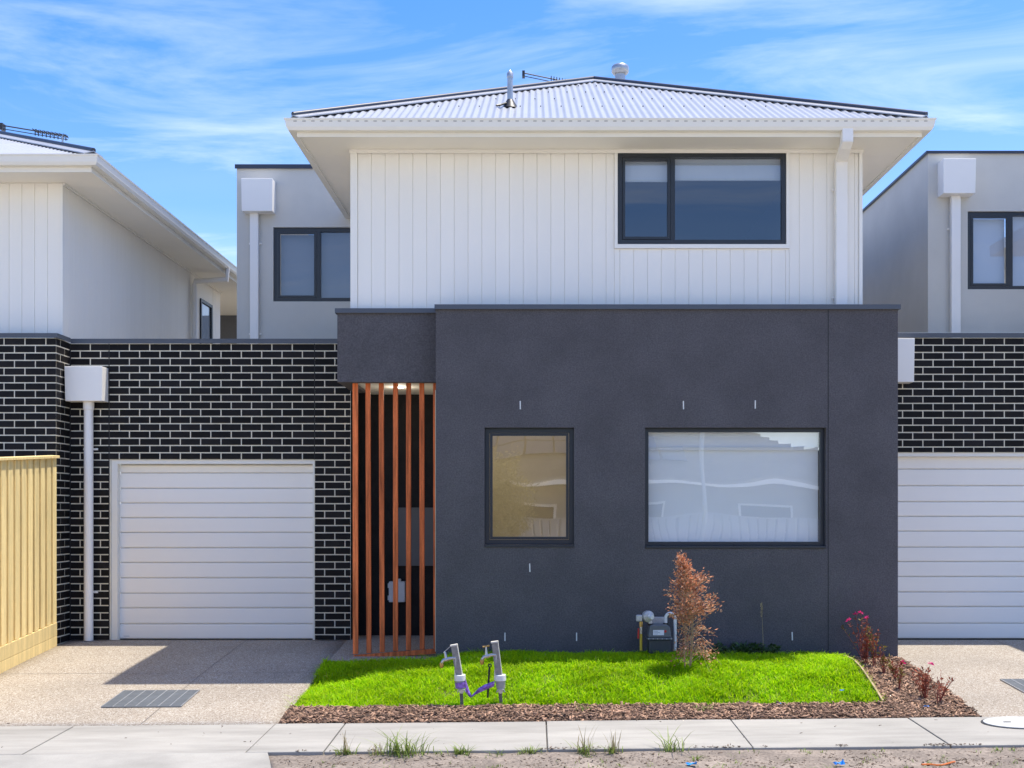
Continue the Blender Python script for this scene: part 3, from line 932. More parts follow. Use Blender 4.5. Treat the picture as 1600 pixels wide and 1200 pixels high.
wu = window(H, UW[0] + .004, UW[1] - .004, UW[2] + .004, UW[3] - .004, YU - .01, fr=.045, depth=.08, splits=(sx,), gmat='glass_up', sash=(0,),
            blinds=((0, PZ(278, YU), 'blind', .085), (1, PZ(276, YU), 'blind', .085)))
room(H, UW[0] - .6, UW[1] + .2, YU + .11, 16, 3.8, 5.33, 'room_wall')

# --- eaves, gutters and roof
EX0, EX1, EY0, EZ = PX(443, 11.92), PX(1464, 11.92), 11.92, PZ(184, 11.92)
EY1 = 21.0
def eaves(root, X0, X1, Y0, Y1, zt, zs, wx0, wx1, wy, sides=(1, 1)):
    """gutter, fascia and soffit round the front and the two sides"""
    w = .115
    gutter_run(root, (X0, Y0), (X1, Y0), (0, -1, 0), zt, ma=1, mb_=1)
    if sides[0]: gutter_run(root, (X0, Y0), (X0, Y1), (-1, 0, 0), zt, ma=1)
    if sides[1]: gutter_run(root, (X1, Y0), (X1, Y1), (1, 0, 0), zt, ma=1)
    fb = zs - .018
    box('fascia', 'gutter_metal', root, X0 + w + .001, X1 - w - .001, Y0 + w + .001, Y0 + w + .02, fb, zt - .01)
    if sides[0]: box('fascia', 'gutter_metal', root, X0 + w + .001, X0 + w + .02, Y0 + w + .021, Y1, fb, zt - .01)
    if sides[1]: box('fascia', 'gutter_metal', root, X1 - w - .02, X1 - w - .001, Y0 + w + .021, Y1, fb, zt - .01)
    box('soffit', 'soffit_paint', root, X0 + w + .021, X1 - w - .021, Y0 + w + .021, wy + .2, zs, zs + .01)
    if sides[0]: box('soffit', 'soffit_paint', root, X0 + w + .021, wx0 + .2, wy + .202, Y1, zs, zs + .01)
    if sides[1]: box('soffit', 'soffit_paint', root, wx1 - .2, X1 - w - .021, wy + .202, Y1, zs, zs + .01)
eaves(H, EX0, EX1, EY0, EY1, EZ, UZ1 + .022, UX0, UX1, YU)
xm = (EX0 + EX1) / 2
RX0, RX1, RY0 = EX0 + .05, EX1 - .05, EY0 + .05
half = (RX1 - RX0) / 2
zR = EZ - .008
slope = (PZ(128, RY0 + half) - zR) / half
roof = corrugated_front(H, RX0, RX1, RY0, zR + .01, slope)
apex = Vector((xm, RY0 + half, zR + slope * half))
MB().add([(RX0, RY0, zR), (RX0, EY1, zR), (xm, EY1, apex.z), tuple(apex)], [(0, 1, 2, 3)]).build('roof_side', 'roof_metal', H)
MB().add([(RX1, RY0, zR), (RX1, EY1, zR), (xm, EY1, apex.z), tuple(apex)], [(3, 2, 1, 0)]).build('roof_side', 'roof_metal', H)
def hip_cap(root, a, b, out):
    """metal hip capping: two wings, with a dark rolled top"""
    a, b = Vector(a), Vector(b)
    d = (b - a).normalized()
    side = d.cross(Vector((0, 0, 1))).normalized()
    up_ = side.cross(d).normalized()
    if up_.z < 0: up_ = -up_
    w1, w2 = a + side * .11 - Vector((0, 0, .012)), a - side * .11 - Vector((0, 0, .012))
    top = a + Vector((0, 0, .035))
    MB().prism([w1, top, w2, w2 + Vector((0, 0, .012)), top + Vector((0, 0, .012)), w1 + Vector((0, 0, .012))], b - a).build('hip_capping', 'roof_metal', root)
    MB().tube([a + Vector((0, 0, .05)), b + Vector((0, 0, .05))], .028, 10).build('hip_roll', 'ridge_dark', root, smooth=True)
hip_cap(H, (RX0 + .03, RY0 + .03, zR + .02), tuple(apex), -1)
hip_cap(H, (RX1 - .03, RY0 + .03, zR + .02), tuple(apex), 1)
# roof screws and gutter overflow slots, far too small to count
mb = MB()
for k in range(1, 5):
    yy = RY0 + .25 + k * .62
    t = yy - RY0
    xx = RX0 + t + .15
    while xx < RX1 - t - .1:
        z = zR + slope * t + .018
        mb.box(xx - .006, xx + .006, yy - .006, yy + .006, z, z + .01)
        xx += .228
o = mb.build('roof_screw', 'dark_metal', roof); o['kind'] = 'stuff'
mb = MB()
xx = EX0 + .1
while xx < EX1 - .1:
    mb.box(xx, xx + .035, EY0 + .009, EY0 + .0125, EZ - .034, EZ - .026)
    xx += .092
o = mb.build('overflow_slot', 'pvc_grey', H); o['kind'] = 'stuff'
# downpipe off the front gutter
bx0, bx1 = PX(1316, EY0 + .04), PX(1333, EY0 + .04)
bz = EZ - .115
YD = EY0 + .06
pp = MB().box(bx0, bx1, YD - .03, YD + .07, PZ(221, YD), bz + .02).build('downpipe', 'pipe_paint', H, bevel=.004)
px0, px1 = PX(1304.5, YU - .05), PX(1322, YU - .05)
zt = PZ(221, YD)
MB().hexa([(bx0, YD - .03, zt - .001), (bx1, YD - .03, zt - .001), (bx1, YD + .07, zt - .001), (bx0, YD + .07, zt - .001),
           (bx0, YD - .03, zt - .01), (bx1, YD - .03, zt - .01), (bx1, YD + .07, zt - .06), (bx0, YD + .07, zt - .06)]).build('pipe_elbow', 'pipe_paint', pp)
zl = PZ(255, YU - .05)
MB().hexa([(bx0, YD + .0, zt - .005), (bx1, YD + .0, zt - .005), (px1, YU - .125, zl), (px0, YU - .125, zl),
           (bx0, YD + .07, zt - .0), (bx1, YD + .07, zt - .0), (px1, YU - .025, zl + .02), (px0, YU - .025, zl + .02)]).build('pipe_offset', 'pipe_paint', pp)
box('pipe_drop', 'pipe_paint', pp, px0, px1, YU - .108, YU - .024, 3.6, zl + .015, bevel=.006)
for py in (298, 466):
    pipe_clip(pp, (px0 + px1) / 2, YU - .024, PZ(py, YU), .085)
# roof vent and flue
vx, vy = PX(797, 12.9), 12.9
vz = zR + slope * (vy - RY0)
vp = MB().tube([(vx, vy, vz - .02), (vx, vy, vz + .33), (vx, vy, vz + .335), (vx, vy, vz + .38), (vx, vy, vz + .42)], [.032, .032, .037, .037, .006], 16).build('vent_pipe', 'galv', H, smooth=True)
MB().tube([(vx, vy, vz - .02), (vx, vy, vz + .045), (vx, vy, vz + .085)], [.10, .06, .036], 16).build('rubber_boot', 'black_plastic', vp, smooth=True)
MB().tube([(vx - .04, vy - .06, vz + .03), (vx - .10, vy - .09, vz), (vx - .15, vy - .12, vz - .02)], .012, 6).build('boot_tail', 'black_plastic', vp)
fy = RY0 + half + 1.2
fx = PX(969, fy)
ft = PZ(103, fy)
fl = MB().tube([(fx, fy, 6.6), (fx, fy, ft - .08)], .075, 20).build('flue', 'galv', H, smooth=True)
MB().tube([(fx, fy, ft - .12), (fx, fy, ft - .09), (fx, fy, ft - .02), (fx, fy, ft)], [.10, .125, .125, .11], 20).build('flue_cowl', 'galv', fl, smooth=True)

# --- grey rendered block over the garage
LX_0 = PX(370, YL)
lz1 = PZ(259, YL)
LW = (PX(427, YL), PX(570, YL), PZ(471, YL), PZ(355, YL))
bkw = wall_holes(LX_0, -1.9, 3.2, lz1, YL, YL + .2, [LW]).build('block_wall', 'grey_render', H)
box('block_side_wall', 'grey_render', H, LX_0, LX_0 + .2, YL + .201, 20, 3.2, lz1)
cp = MB().box(LX_0 - .02, -1.9, YL - .03, YL + .24, lz1 + .001, lz1 + .012).box(LX_0 - .02, -1.9, YL - .03, YL - .022, lz1 - .045, lz1 + .0005)
cp.build('parapet_capping', 'ridge_dark', H)
wl_ = window(H, LW[0] + .004, LW[1] - .004, LW[2] + .004, LW[3] - .004, YL + .03, fr=.05, splits=(PX(497, YL),), gmat='glass_side', sash=(0,),
             blinds=((0, None, 'blind_grey', .09), (1, None, 'blind_grey', .09)))
rain_head(H, PX(378, YL - .15), PX(427, YL - .15), YL - .2, YL - .001, PZ(331, YL - .15), PZ(280, YL - .15))
x0, x1 = PX(391, YL - .06), PX(404, YL - .06)
dp2 = box('downpipe', 'pipe_paint', H, x0, x1, YL - .09, YL - .012, 3.3, PZ(330, YL - .1), bevel=.006)
for py in (381, 522):
    pipe_clip(dp2, (x0 + x1) / 2, YL - .001, PZ(py, YL), .085)

# --- merbau slat screen (stands in the porch opening)
S = empty('slat_screen', (PX(616, YP), YP + .03, -.05), 'screen of tall reddish brown timber slats in the porch opening', 'screen')
YS = YP + .03
tops = [552.5, 572.5, 593.5, 616, 636.5, 657.5, 679.5]
bots = [553, 574, 595, 616, 636.5, 658, 680]
for i in range(7):
    zbm = PZ(1024 - (i / 6) * 9, YS)
    xt, xb = PX(tops[i], YS), PX(bots[i], YS)
    w = .052 if i not in (0, 6) else .056
    mb = MB().hexa([(xb - w / 2, YS, zbm), (xb + w / 2, YS, zbm), (xb + w / 2, YS + .042, zbm), (xb - w / 2, YS + .042, zbm),
                    (xt - w / 2, YS, pz0 + .02), (xt + w / 2, YS, pz0 + .02), (xt + w / 2, YS + .042, pz0 + .02), (xt - w / 2, YS + .042, pz0 + .02)])
    # (slat heads are housed behind the porch fascia)
    mb.v = [(x_, y_ + .10, z_) for x_, y_, z_ in mb.v]
    mb.build('slat', 'merbau', S, bevel=.003)
za, zc = PZ(1029, YS), PZ(1018.5, YS)
xa, xc = PX(550, YS) , PX(683, YS)
yo = YS + .098
MB().hexa([(xa, yo, za - .03), (xc, yo, zc - .03), (xc, yo + .046, zc - .03), (xa, yo + .046, za - .03),
           (xa, yo, za + .022), (xc, yo, zc + .022), (xc, yo + .046, zc + .022), (xa, yo + .046, za + .022)]).build('bottom_rail', 'merbau', S, bevel=.003)

# ================================================================ left neighbour
N = empty('townhouse', (-7.5, YN, -0.1), 'neighbouring townhouse behind the paling fence, white grooved cladding over black brick', 'house')
nz = PZ(528, YN)
nw = wall_holes(-9, GX0 - .004, -.3, nz, YN + .004, YN + .11, []).build('brick_wall', 'mortar', N)
b1 = courses([(GX0 - .001 - .24 * 14.5, GX0 - .001, -.05, 0)], nz - .006, None)
b1.sort(key=lambda b: not (b[0] > -6.7 and b[2] > 1.7))
lay(nw, b1, ('front', YN))
ns = box('brick_return', 'mortar', N, GX0 - .1, GX0 - .004, YN + .111, YB, -.3, nz)
b2 = courses([(YN + .001, YB - .001, -.05, 1)], nz - .006, None)
lay(ns, b2, ('side', GX0))
cp = MB().box(-9, GX0 + .02, YN - .025, YN + .15, nz + .042, nz + .052).box(-9, GX0 + .02, YN - .025, YN - .018, nz + .001, nz + .0415)
cp.box(GX0 + .013, GX0 + .02, YN - .0175, YB - .026, nz + .001, nz + .0415).box(GX0 - .14, GX0 + .02, YN + .151, YB - .026, nz + .042, nz + .052)
cp.build('parapet_capping', 'cap_metal', N)
box('flat_roof', 'cap_metal', N, -9, GX0 - .1, YN + .11, YB + .6, nz - .2, nz - .1)
NX, NY = PX(98, 13.5), 13.5
nzs = PZ(287, NY)
nu = box('upper_wall', 'white_paint', N, -9, NX - .101, NY + .012, NY + .1, 3.2, nzs + .05)
x = NX - .03
k = 0
while x > -7.0:
    a, b = x - GP + .0019, x - .0019
    MB().prism([(a, NY + .0121, 3.2), (a + .002, NY + .004, 3.2), (b - .002, NY + .004, 3.2), (b, NY + .0121, 3.2)], (0, 0, nzs - 3.2)).build('board', 'white_board', nu)
    x -= GP
box('corner_trim', 'white_paint', nu, NX - .028, NX + .002, NY - .01, NY + .045, 3.2, nzs)
YE = 20.3
nsd = box('side_wall', 'white_paint', N, NX - .1, NX - .012, NY + .0125, YE, 3.2, nzs + .05)
y = NY + .04
while y < YE - .1:
    if not (18.95 < y < 19.75):
        MB().prism([(NX - .0121, y + .0014, 3.2), (NX - .006, y + .0034, 3.2), (NX - .006, y + GP - .0034, 3.2), (NX - .0121, y + GP - .0014, 3.2)], (0, 0, nzs - 3.2)).build('board', 'white_board', nsd)
    y += GP
# window in the side wall
mb = MB()
wy0, wy1, wz0, wz1 = 19.05, 19.72, 3.3, PZ(466, 19.05)
for a, b, c, d_ in ((wy0, wy1, wz1 - .05, wz1), (wy0, wy1, wz0, wz0 + .05), (wy0, wy0 + .05, wz0 + .05, wz1 - .05), (wy1 - .05, wy1, wz0 + .05, wz1 - .05), (wy0 + .05, wy1 - .05, 4.2, 4.25)):
    mb.box(NX - .03, NX + .02, a, b, c, d_)
sw = mb.build('window', 'window_frame', N)
for c, d_ in ((wz0 + .05, 4.2), (4.25, wz1 - .05)):
    MB().add([(NX - .005, wy0 + .05, c), (NX - .005, wy1 - .05, c), (NX - .005, wy1 - .05, d_), (NX - .005, wy0 + .05, d_)], [(0, 1, 2, 3)]).build('pane', 'glass_up', sw)
NE_X, NE_Y, NE_Z = PX(153, 12.9), 12.9, PZ(240, 12.9)
def left_eaves():
    w = .115
    gutter_run(N, (-12, NE_Y), (NE_X, NE_Y), (0, -1, 0), NE_Z, mb_=1)
    gutter_run(N, (NE_X, NE_Y), (NE_X, 27), (1, 0, 0), NE_Z, ma=1)
    zs = nzs + .012
    box('fascia', 'gutter_metal', N, -12, NE_X - w - .001, NE_Y + w + .001, NE_Y + w + .02, zs - .018, NE_Z - .01)
    box('fascia', 'gutter_metal', N, NE_X - w - .02, NE_X - w - .001, NE_Y + w + .021, 27, zs - .018, NE_Z - .01)
    box('soffit', 'soffit_paint', N, -12, NE_X - w - .021, NE_Y + w + .021, NY + .2, zs, zs + .01)
    box('soffit', 'soffit_paint', N, NX - .2, NE_X - w - .021, NY + .202, 27, zs, zs + .01)
    box('eave_bead', 'white_paint', N, NX + .001, NX + .02, NY, YE, zs - .025, zs - .001)
left_eaves()
NR0, NR1, NRY = -12.0, NE_X - .05, NE_Y + .05
nR = NE_Z - .008
nslope = .43
o = corrugated_front(N, NR0, NR1, NRY, nR + .01, nslope, xa=-9.0, xb=NR1)
na = Vector(((NR0 + NR1) / 2, NRY + (NR1 - NR0) / 2, nR + nslope * (NR1 - NR0) / 2))
hip_cap(N, (NR1 - .03, NRY + .03, nR + .02), tuple(na), 1)
MB().add([(NR1, NRY, nR), (NR1, 27, nR), (na.x, 27, na.z), tuple(na)], [(3, 2, 1, 0)]).build('roof_side', 'roof_metal', N)
# downpipe with swept offset under the side eave
yq = 18.55
q0 = (NE_X - .06, yq, NE_Z - .10)
MB().tube([q0, (NE_X - .06, yq, NE_Z - .28), (NX + .06, yq, nzs - .14), (NX + .05, yq, nzs - .22), (NX + .05, yq, 3.2)], .045, 12).build('downpipe', 'pipe_paint', N, smooth=True)
box('soffit', 'soffit_paint', N, -8, NX - .201, YE + .01, 27, nzs + .012, nzs + .022)
box('rear_wing', 'grey_panel', N, -7.5, -4.4, 22.7, 26, 0, nzs + .011)

# ================================================================ right neighbour
Q = empty('townhouse', (7.5, YB, -0.1), 'neighbouring townhouse with grey rendered upper block above black brick garage', 'house')
qz = PZ(528, YB)
QX0, QX1 = PX(1395, YB), 9.0
QD = PZ(707, YB)
qw = wall_holes(QX0, QX1, -.3, qz, YB + .004, YB + .11, [(MX1 + .02, 8.0, -.299, QD)]).build('garage_wall', 'mortar', Q)
b3 = courses([(MX1 + .02 - .115, 8.9, QD, 1)], qz - .006, None)
b3.sort(key=lambda b: b[0] > 6.0)
lay(qw, b3, ('front', YB))
cp = MB().box(QX0, QX1, YB - .025, YB + .15, qz + .042, qz + .055).box(QX0, QX1, YB - .025, YB - .018, qz + .001, qz + .0415)
cp.build('parapet_capping', 'cap_metal', Q)
box('capping_lip', 'gutter_metal', Q, QX0, QX1, YB + .02, YB + .09, qz + .056, qz + .066)
box('flat_roof', 'cap_metal', Q, QX0, QX1, YB + .11, 15.4, qz - .2, qz - .1)
qd = MB().box(MX1 + .022, 7.998, YB + .02, YB + .1, QD - .045, QD - .002).box(MX1 + .022, MX1 + .06, YB + .02, YB + .1, -.02, QD - .046)
qdo = qd.build('garage_door', 'door_frame', Q)
rows = [PZ(v, YB + .11) for v in (733, 759, 784, 807, 830, 855, 877.5, 901, 925, 948, 974, 998)]
door_panels(qdo, MX1 + .062, 7.99, YB + .105, PZ(712, YB + .11), rows)
box('bottom_seal', 'black_plastic', qdo, MX1 + .062, 7.99, YB + .11, YB + .135, -.02, rows[-1] + .004)
rain_head(Q, PX(1378, YB - .12), PX(1426, YB - .12), YB - .2, YB - .001, PZ(598, YB - .12), PZ(530, YB - .12))
MB().tube([(PX(1390, YB - .07), YB - .07, PZ(596, YB)), (PX(1390, YB - .07), YB - .07, -.02)], .05, 16).build('downpipe', 'pipe_paint', Q, smooth=True)
YQ = 14.75
KX = PX(1450, YQ)
kz = PZ(238, YQ)
KW = (PX(1512, YQ), PX(1700, YQ), PZ(452, YQ), PZ(330, YQ))
wall_holes(KX, 9.5, 3.2, kz, YQ, YQ + .2, [KW]).build('block_wall', 'grey_render', Q)
box('block_side_wall', 'grey_render', Q, KX, KX + .2, YQ + .201, 20, 3.2, kz)
cp = MB().box(KX - .03, 9.5, YQ - .03, YQ + .24, kz + .001, kz + .012).box(KX - .03, 9.5, YQ - .03, YQ - .022, kz - .022, kz + .0005)
cp.box(KX - .03, KX - .022, YQ - .0215, 20, kz - .022, kz + .0005).box(KX - .03, KX + .22, YQ + .241, 20, kz + .001, kz + .012)
cp.build('parapet_capping', 'ridge_dark', Q)
window(Q, KW[0] + .004, KW[1] - .004, KW[2] + .004, KW[3] - .004, YQ + .03, fr=.045, splits=(PX(1581, YQ),), gmat='glass_side', sash=(0,),
       blinds=((0, None, 'blind', .09), (1, None, 'blind', .09)))
rain_head(Q, PX(1471, YQ - .15), PX(1522, YQ - .15), YQ - .22, YQ - .001, PZ(304, YQ - .15), PZ(250, YQ - .15))
x0, x1 = PX(1485.5, YQ - .06), PX(1500, YQ - .06)
dp3 = box('downpipe', 'pipe_paint', Q, x0, x1, YQ - .09, YQ - .012, 3.3, PZ(303, YQ - .1), bevel=.006)
for py in (358,):
    pipe_clip(dp3, (x0 + x1) / 2, YQ - .001, PZ(py, YQ), .085)
# upper cladded storey of the right neighbour, outside the frame; its eave shades the driveway
box('upper_wall', 'white_paint', Q, 7.6, 13.0, YU, 20, 3.3, UZ1)
box('eave', 'gutter_metal', Q, 7.0, 13.6, EY0, 20, UZ1 + .01, EZ)

# ================================================================ tv antennas
def antenna(base, label, boom, elems, mastlen):
    """boom: (a,b); elements hang along it"""
    r = empty('tv_antenna', base, label, 'antenna', 'roof antennas')
    a, b = Vector(boom[0]), Vector(boom[1])
    MB().tube([a, b], .009, 6).tube([a - Vector((0, 0, .045)), b - Vector((0, 0, .045))], .006, 6).build('boom', 'dark_metal', r)
    d = b - a
    for t, l in elems:
        p = a + d * t
        MB().tube([p + Vector((0, -l / 2, 0)), p + Vector((0, l / 2, 0))], .007, 6).tube([p - Vector((0, 0, .062)), p + Vector((0, 0, .02))], .007, 6).build('element', 'dark_metal', r)
    if mastlen:
        MB().tube([b - d * .08, b - d * .08 - Vector((0, 0, mastlen))], .014, 8).build('mast', 'galv', r)
    box('reflector', 'dark_metal', r, a.x - .02, a.x + .02, a.y - .05, a.y + .05, a.z - .065, a.z + .02)
ay = 17.2
antenna((PX(885, ay), ay, PZ(140, ay)), 'thin tv antenna showing above the central hip roof beside the vent pipe',
        (P(818, 114, ay), P(890, 129, ay)), [(t, .2) for t in (.60, .66, .72, .78, .84, .9)], .5)
ay = 15.4
antenna((PX(103, ay), ay, PZ(238, ay)), "tv antenna on the left neighbour's roof with wavy elements",
        (P(4, 196, ay), P(106, 213, ay)), [(t, .16) for t in (.5, .55, .61, .67, .73, .79, .85, .91, .97)], .32)

# ================================================================ paling fence
FN = empty('paling_fence', (-5.47, 11.5, -.15), 'light pine paling fence with plinth boards standing along the driveway', 'fence')
FXX = -5.462
def fz_b(y): return z_drive_l(-5.4, y) - .03
def fz_t(y): return PZ(716, 13.2) - .062 * (13.2 - y)
y = YN - .03
k = 0
while y > 9.95:
    wpl = .098
    top_layer = (k % 2 == 0)
    xf = FXX + (.0 if top_layer else -.018)
    y0 = y - wpl
    za, zc = fz_b(y0) + .30, fz_b(y) + .30
    j = random.uniform(-.003, .003)
    MB().hexa([(xf - .016, y0, za), (xf, y0, za), (xf, y, zc), (xf - .016, y, zc),
               (xf - .016, y0, fz_t(y0) + j), (xf, y0, fz_t(y0) + j), (xf, y, fz_t(y) + j), (xf - .016, y, fz_t(y) + j)]).build('paling', 'pine', FN, bevel=.002)
    y -= .080 if top_layer else .078
    k += 1
for lo, hi in ((0, .148), (.151, .30)):
    ya, yb_ = 9.95, YN - .03
    m_ = (ya + yb_) / 2
    for a, b in ((ya, m_ - .002), (m_ + .002, yb_)):
        vsx = []
        MB().hexa([(FXX - .02, a, fz_b(a) + lo), (FXX + .006, a, fz_b(a) + lo), (FXX + .006, b, fz_b(b) + lo), (FXX - .02, b, fz_b(b) + lo),
                   (FXX - .02, a, fz_b(a) + hi), (FXX + .006, a, fz_b(a) + hi), (FXX + .006, b, fz_b(b) + hi), (FXX - .02, b, fz_b(b) + hi)]).build('plinth_board', 'pine', FN, bevel=.003)
MB().hexa([(FXX - .07, 9.95, fz_t(9.95) + .0), (FXX + .03, 9.95, fz_t(9.95)), (FXX + .03, YN - .01, fz_t(YN)), (FXX - .07, YN - .01, fz_t(YN)),
           (FXX - .07, 9.95, fz_t(9.95) + .035), (FXX + .03, 9.95, fz_t(9.95) + .03), (FXX + .03, YN - .01, fz_t(YN) + .03), (FXX - .07, YN - .01, fz_t(YN) + .035)]).build('capping_rail', 'pine', FN, bevel=.003)
for zz in (.45, 1.0, 1.7):
    MB().hexa([(FXX - .085, 9.95, fz_b(9.95) + zz), (FXX - .035, 9.95, fz_b(9.95) + zz), (FXX - .035, YN - .03, fz_b(YN) + zz), (FXX - .085, YN - .03, fz_b(YN) + zz),
               (FXX - .085, 9.95, fz_b(9.95) + zz + .075), (FXX - .035, 9.95, fz_b(9.95) + zz + .075), (FXX - .035, YN - .03, fz_b(YN) + zz + .075), (FXX - .085, YN - .03, fz_b(YN) + zz + .075)]).build('rail', 'pine', FN)

# ================================================================ lawn, mulch bed, edging
lb = sheet('lawn', 'lawn_soil', None, LX0 + .01, LX1, LY0, LY1, 60, 24, z_lawn, skirt=.25)
tag(lb, 'soil under the front lawn', kind='structure')
def blades(name, mat, pts, hgt, wid, lean, seed):
    """curved three segment grass blades at pts (n,3)"""
    r = np.random.default_rng(seed)
    n = len(pts)
    ang = r.uniform(0, 2 * np.pi, n)
    d = np.stack([np.cos(ang), np.sin(ang), np.zeros(n)], 1)
    s = np.stack([-np.sin(ang), np.cos(ang), np.zeros(n)], 1)
    h = hgt * r.uniform(.55, 1.25, n)
    ln = lean * r.uniform(.1, 1.3, n) * h
    w = wid * r.uniform(.7, 1.3, n)
    V = []
    for t, ww in ((0, 1), (.45, .85), (.8, .5)):
        c = pts + d * (ln * t * t)[:, None]
        c = c + np.stack([np.zeros(n), np.zeros(n), h * (t - .25 * lean * t * t)], 1)
        V += [c - s * (w * ww / 2)[:, None], c + s * (w * ww / 2)[:, None]]
    tip = pts + d * ln[:, None] + np.stack([np.zeros(n), np.zeros(n), h * (1 - .25 * lean)], 1)
    V.append(tip)
    V = np.stack(V, 1).reshape(-1, 3)
    b = (np.arange(n) * 7)[:, None]
    tri = np.array([[0, 1, 3], [0, 3, 2], [2, 3, 5], [2, 5, 4], [4, 5, 6]])
    Fc = (b[:, None, :] + tri[None]).reshape(-1, 3)
    return raw_mesh(name, V, Fc)
ng = 75000
px_ = RNG.uniform(LX0 + .0, LX1 - .03, ng)
py_ = RNG.uniform(LY0 + .01, LY1 - .005, ng)
hv = np.array([noise.noise(Vector((a * 1.3, b * 1.9, 3))) for a, b in zip(px_[::50], py_[::50])])
keep = np.ones(ng, bool)
for cx, cy, rad in ((-.75, 10.75, .16), (1.35, 11.15, .12), (1.9, 10.5, .14), (.15, 10.9, .1)):
    dd = np.hypot((px_ - cx), (py_ - cy) * 1.0)
    keep &= ~((dd < rad) & (RNG.uniform(0, 1, ng) < .6))
px_, py_ = px_[keep], py_[keep]
pz_ = np.array([z_lawn(a, b) for a, b in zip(px_, py_)])
hh = np.array([1 + .55 * noise.noise(Vector((a * 3, b * 3, 7))) + .5 * max(0, noise.noise(Vector((a * 9, b * 9, 1)))) for a, b in zip(px_, py_)])
# coarser tufts and stray long blades break up the even sward
nt = 0
ex, ey, eh = [], [], []
rt = np.random.default_rng(31)
for _ in range(420):
    cx, cy = rt.uniform(LX0 + .05, LX1 - .05), rt.uniform(LY0 + .02, LY1 - .02)
    k = int(rt.integers(6, 22)); hb = rt.uniform(1.1, 1.75)
    ex += list(cx + rt.normal(0, .03, k)); ey += list(cy + rt.normal(0, .03, k)); eh += [hb] * k
for _ in range(1500):                       # ragged fringe along the edges
    q = rt.random()
    if q < .5: ex.append(rt.uniform(LX0, LX1)); ey.append(LY0 - rt.uniform(0, .02))
    elif q < .75: ex.append(LX0 - rt.uniform(0, .02)); ey.append(rt.uniform(LY0, LY1))
    else: ex.append(LX1 + rt.uniform(-.02, .02)); ey.append(rt.uniform(LY0, LY1))
    eh.append(rt.uniform(.8, 1.3))
px_ = np.concatenate([px_, ex]); py_ = np.concatenate([py_, ey]); hh = np.concatenate([hh, eh])
pz_ = np.concatenate([pz_, [z_lawn(a, b) for a, b in zip(ex, ey)]])
gm = blades('lawn_grass', 'grass_blade', np.stack([px_, py_, pz_ - .004], 1), .066 * hh, .0078, 1.1, 5)
gr = link('lawn_grass', gm, 'grass_blade')
tag(gr, 'bright green front lawn between driveway and mulch bed', 'grass', kind='stuff')
# edging boards
ge = empty('lawn_edging', (LX1, LY0, -.2), 'thin timber edging board round the lawn and mulch', 'edging')
mb = MB()
n = 12
for i in range(n):
    y0, y1 = LY0 + (LY1 - LY0) * i / n, LY0 + (LY1 - LY0) * (i + 1) / n
    mb.hexa([(LX1, y0, z_lawn(LX1, y0) - .1), (LX1 + .018, y0, z_lawn(LX1, y0) - .1), (LX1 + .018, y1, z_lawn(LX1, y1) - .1), (LX1, y1, z_lawn(LX1, y1) - .1),
             (LX1, y0, z_lawn(LX1, y0) + .035), (LX1 + .018, y0, z_lawn(LX1, y0) + .035), (LX1 + .018, y1, z_lawn(LX1, y1) + .035), (LX1, y1, z_lawn(LX1, y1) + .035)])
mb.build('edge_board', 'timber_edge', ge)
mb = MB()
for i in range(n):
    x0, x1 = LX0 + (LX1 - LX0) * i / n, LX0 + (LX1 - LX0) * (i + 1) / n
    if .1 < x0 < 2.4: dz = -.012
    else: dz = .012
    mb.hexa([(x0, LY0 - .018, z_lawn(x0, LY0) - .1), (x1, LY0 - .018, z_lawn(x1, LY0) - .1), (x1, LY0, z_lawn(x1, LY0) - .1), (x0, LY0, z_lawn(x0, LY0) - .1),
             (x0, LY0 - .018, z_lawn(x0, LY0) + dz), (x1, LY0 - .018, z_lawn(x1, LY0) + dz), (x1, LY0, z_lawn(x1, LY0) + dz), (x0, LY0, z_lawn(x0, LY0) + dz)])
mb.build('edge_board', 'timber_edge', ge)
# mulch
m1 = sheet('garden_bed', 'mulch_base', None, -2.2, 3.838, YPATH, LY0 - .019, 60, 8, z_bed, skirt=.2)
tag(m1, 'bark mulch bed along the footpath', kind='structure')
m2 = sheet('garden_bed', 'mulch_base', None, LX1 + .019, 3.838, LY0 - .018, YM, 12, 20, z_bed, skirt=.2)
tag(m2, 'bark mulch bed beside the right-hand driveway', kind='structure')
def chips(name, pts, mat, lmin, lmax, seed):
    r = np.random.default_rng(seed)
    n = len(pts)
    L = r.uniform(lmin, lmax, n) * r.uniform(.6, 1, n); Wd = L * r.uniform(.16, .42, n); T = L * r.uniform(.06, .16, n)
    yaw = r.uniform(0, 2 * np.pi, n); pit = r.normal(0, .32, n); rol = r.normal(0, .5, n)
    cy, sy, cp_, sp, cr, sr = np.cos(yaw), np.sin(yaw), np.cos(pit), np.sin(pit), np.cos(rol), np.sin(rol)
    ux = np.stack([cy * cp_, sy * cp_, sp], 1)
    v0 = np.stack([-sy, cy, np.zeros(n)], 1); w0 = np.cross(ux, v0)
    uy = v0 * cr[:, None] + w0 * sr[:, None]; uz = np.cross(ux, uy)
    V = []
    for a, b, c in ((-1, -1, -1), (1, -.5, -1), (1, .6, -1), (-1, 1, -1), (-1, -1, 1), (1, -.5, 1), (1, .6, 1), (-1, 1, 1)):
        V.append(pts + ux * (a * L / 2)[:, None] + uy * (b * Wd / 2)[:, None] + uz * (c * T / 2)[:, None])
    V = np.stack(V, 1).reshape(-1, 3)
    q = np.array([(0, 3, 2, 1), (4, 5, 6, 7), (0, 1, 5, 4), (1, 2, 6, 5), (2, 3, 7, 6), (3, 0, 4, 7)])
    Fc = ((np.arange(n) * 8)[:, None, None] + q[None]).reshape(-1, 4)
    return raw_mesh(name, V, Fc)
pts = []
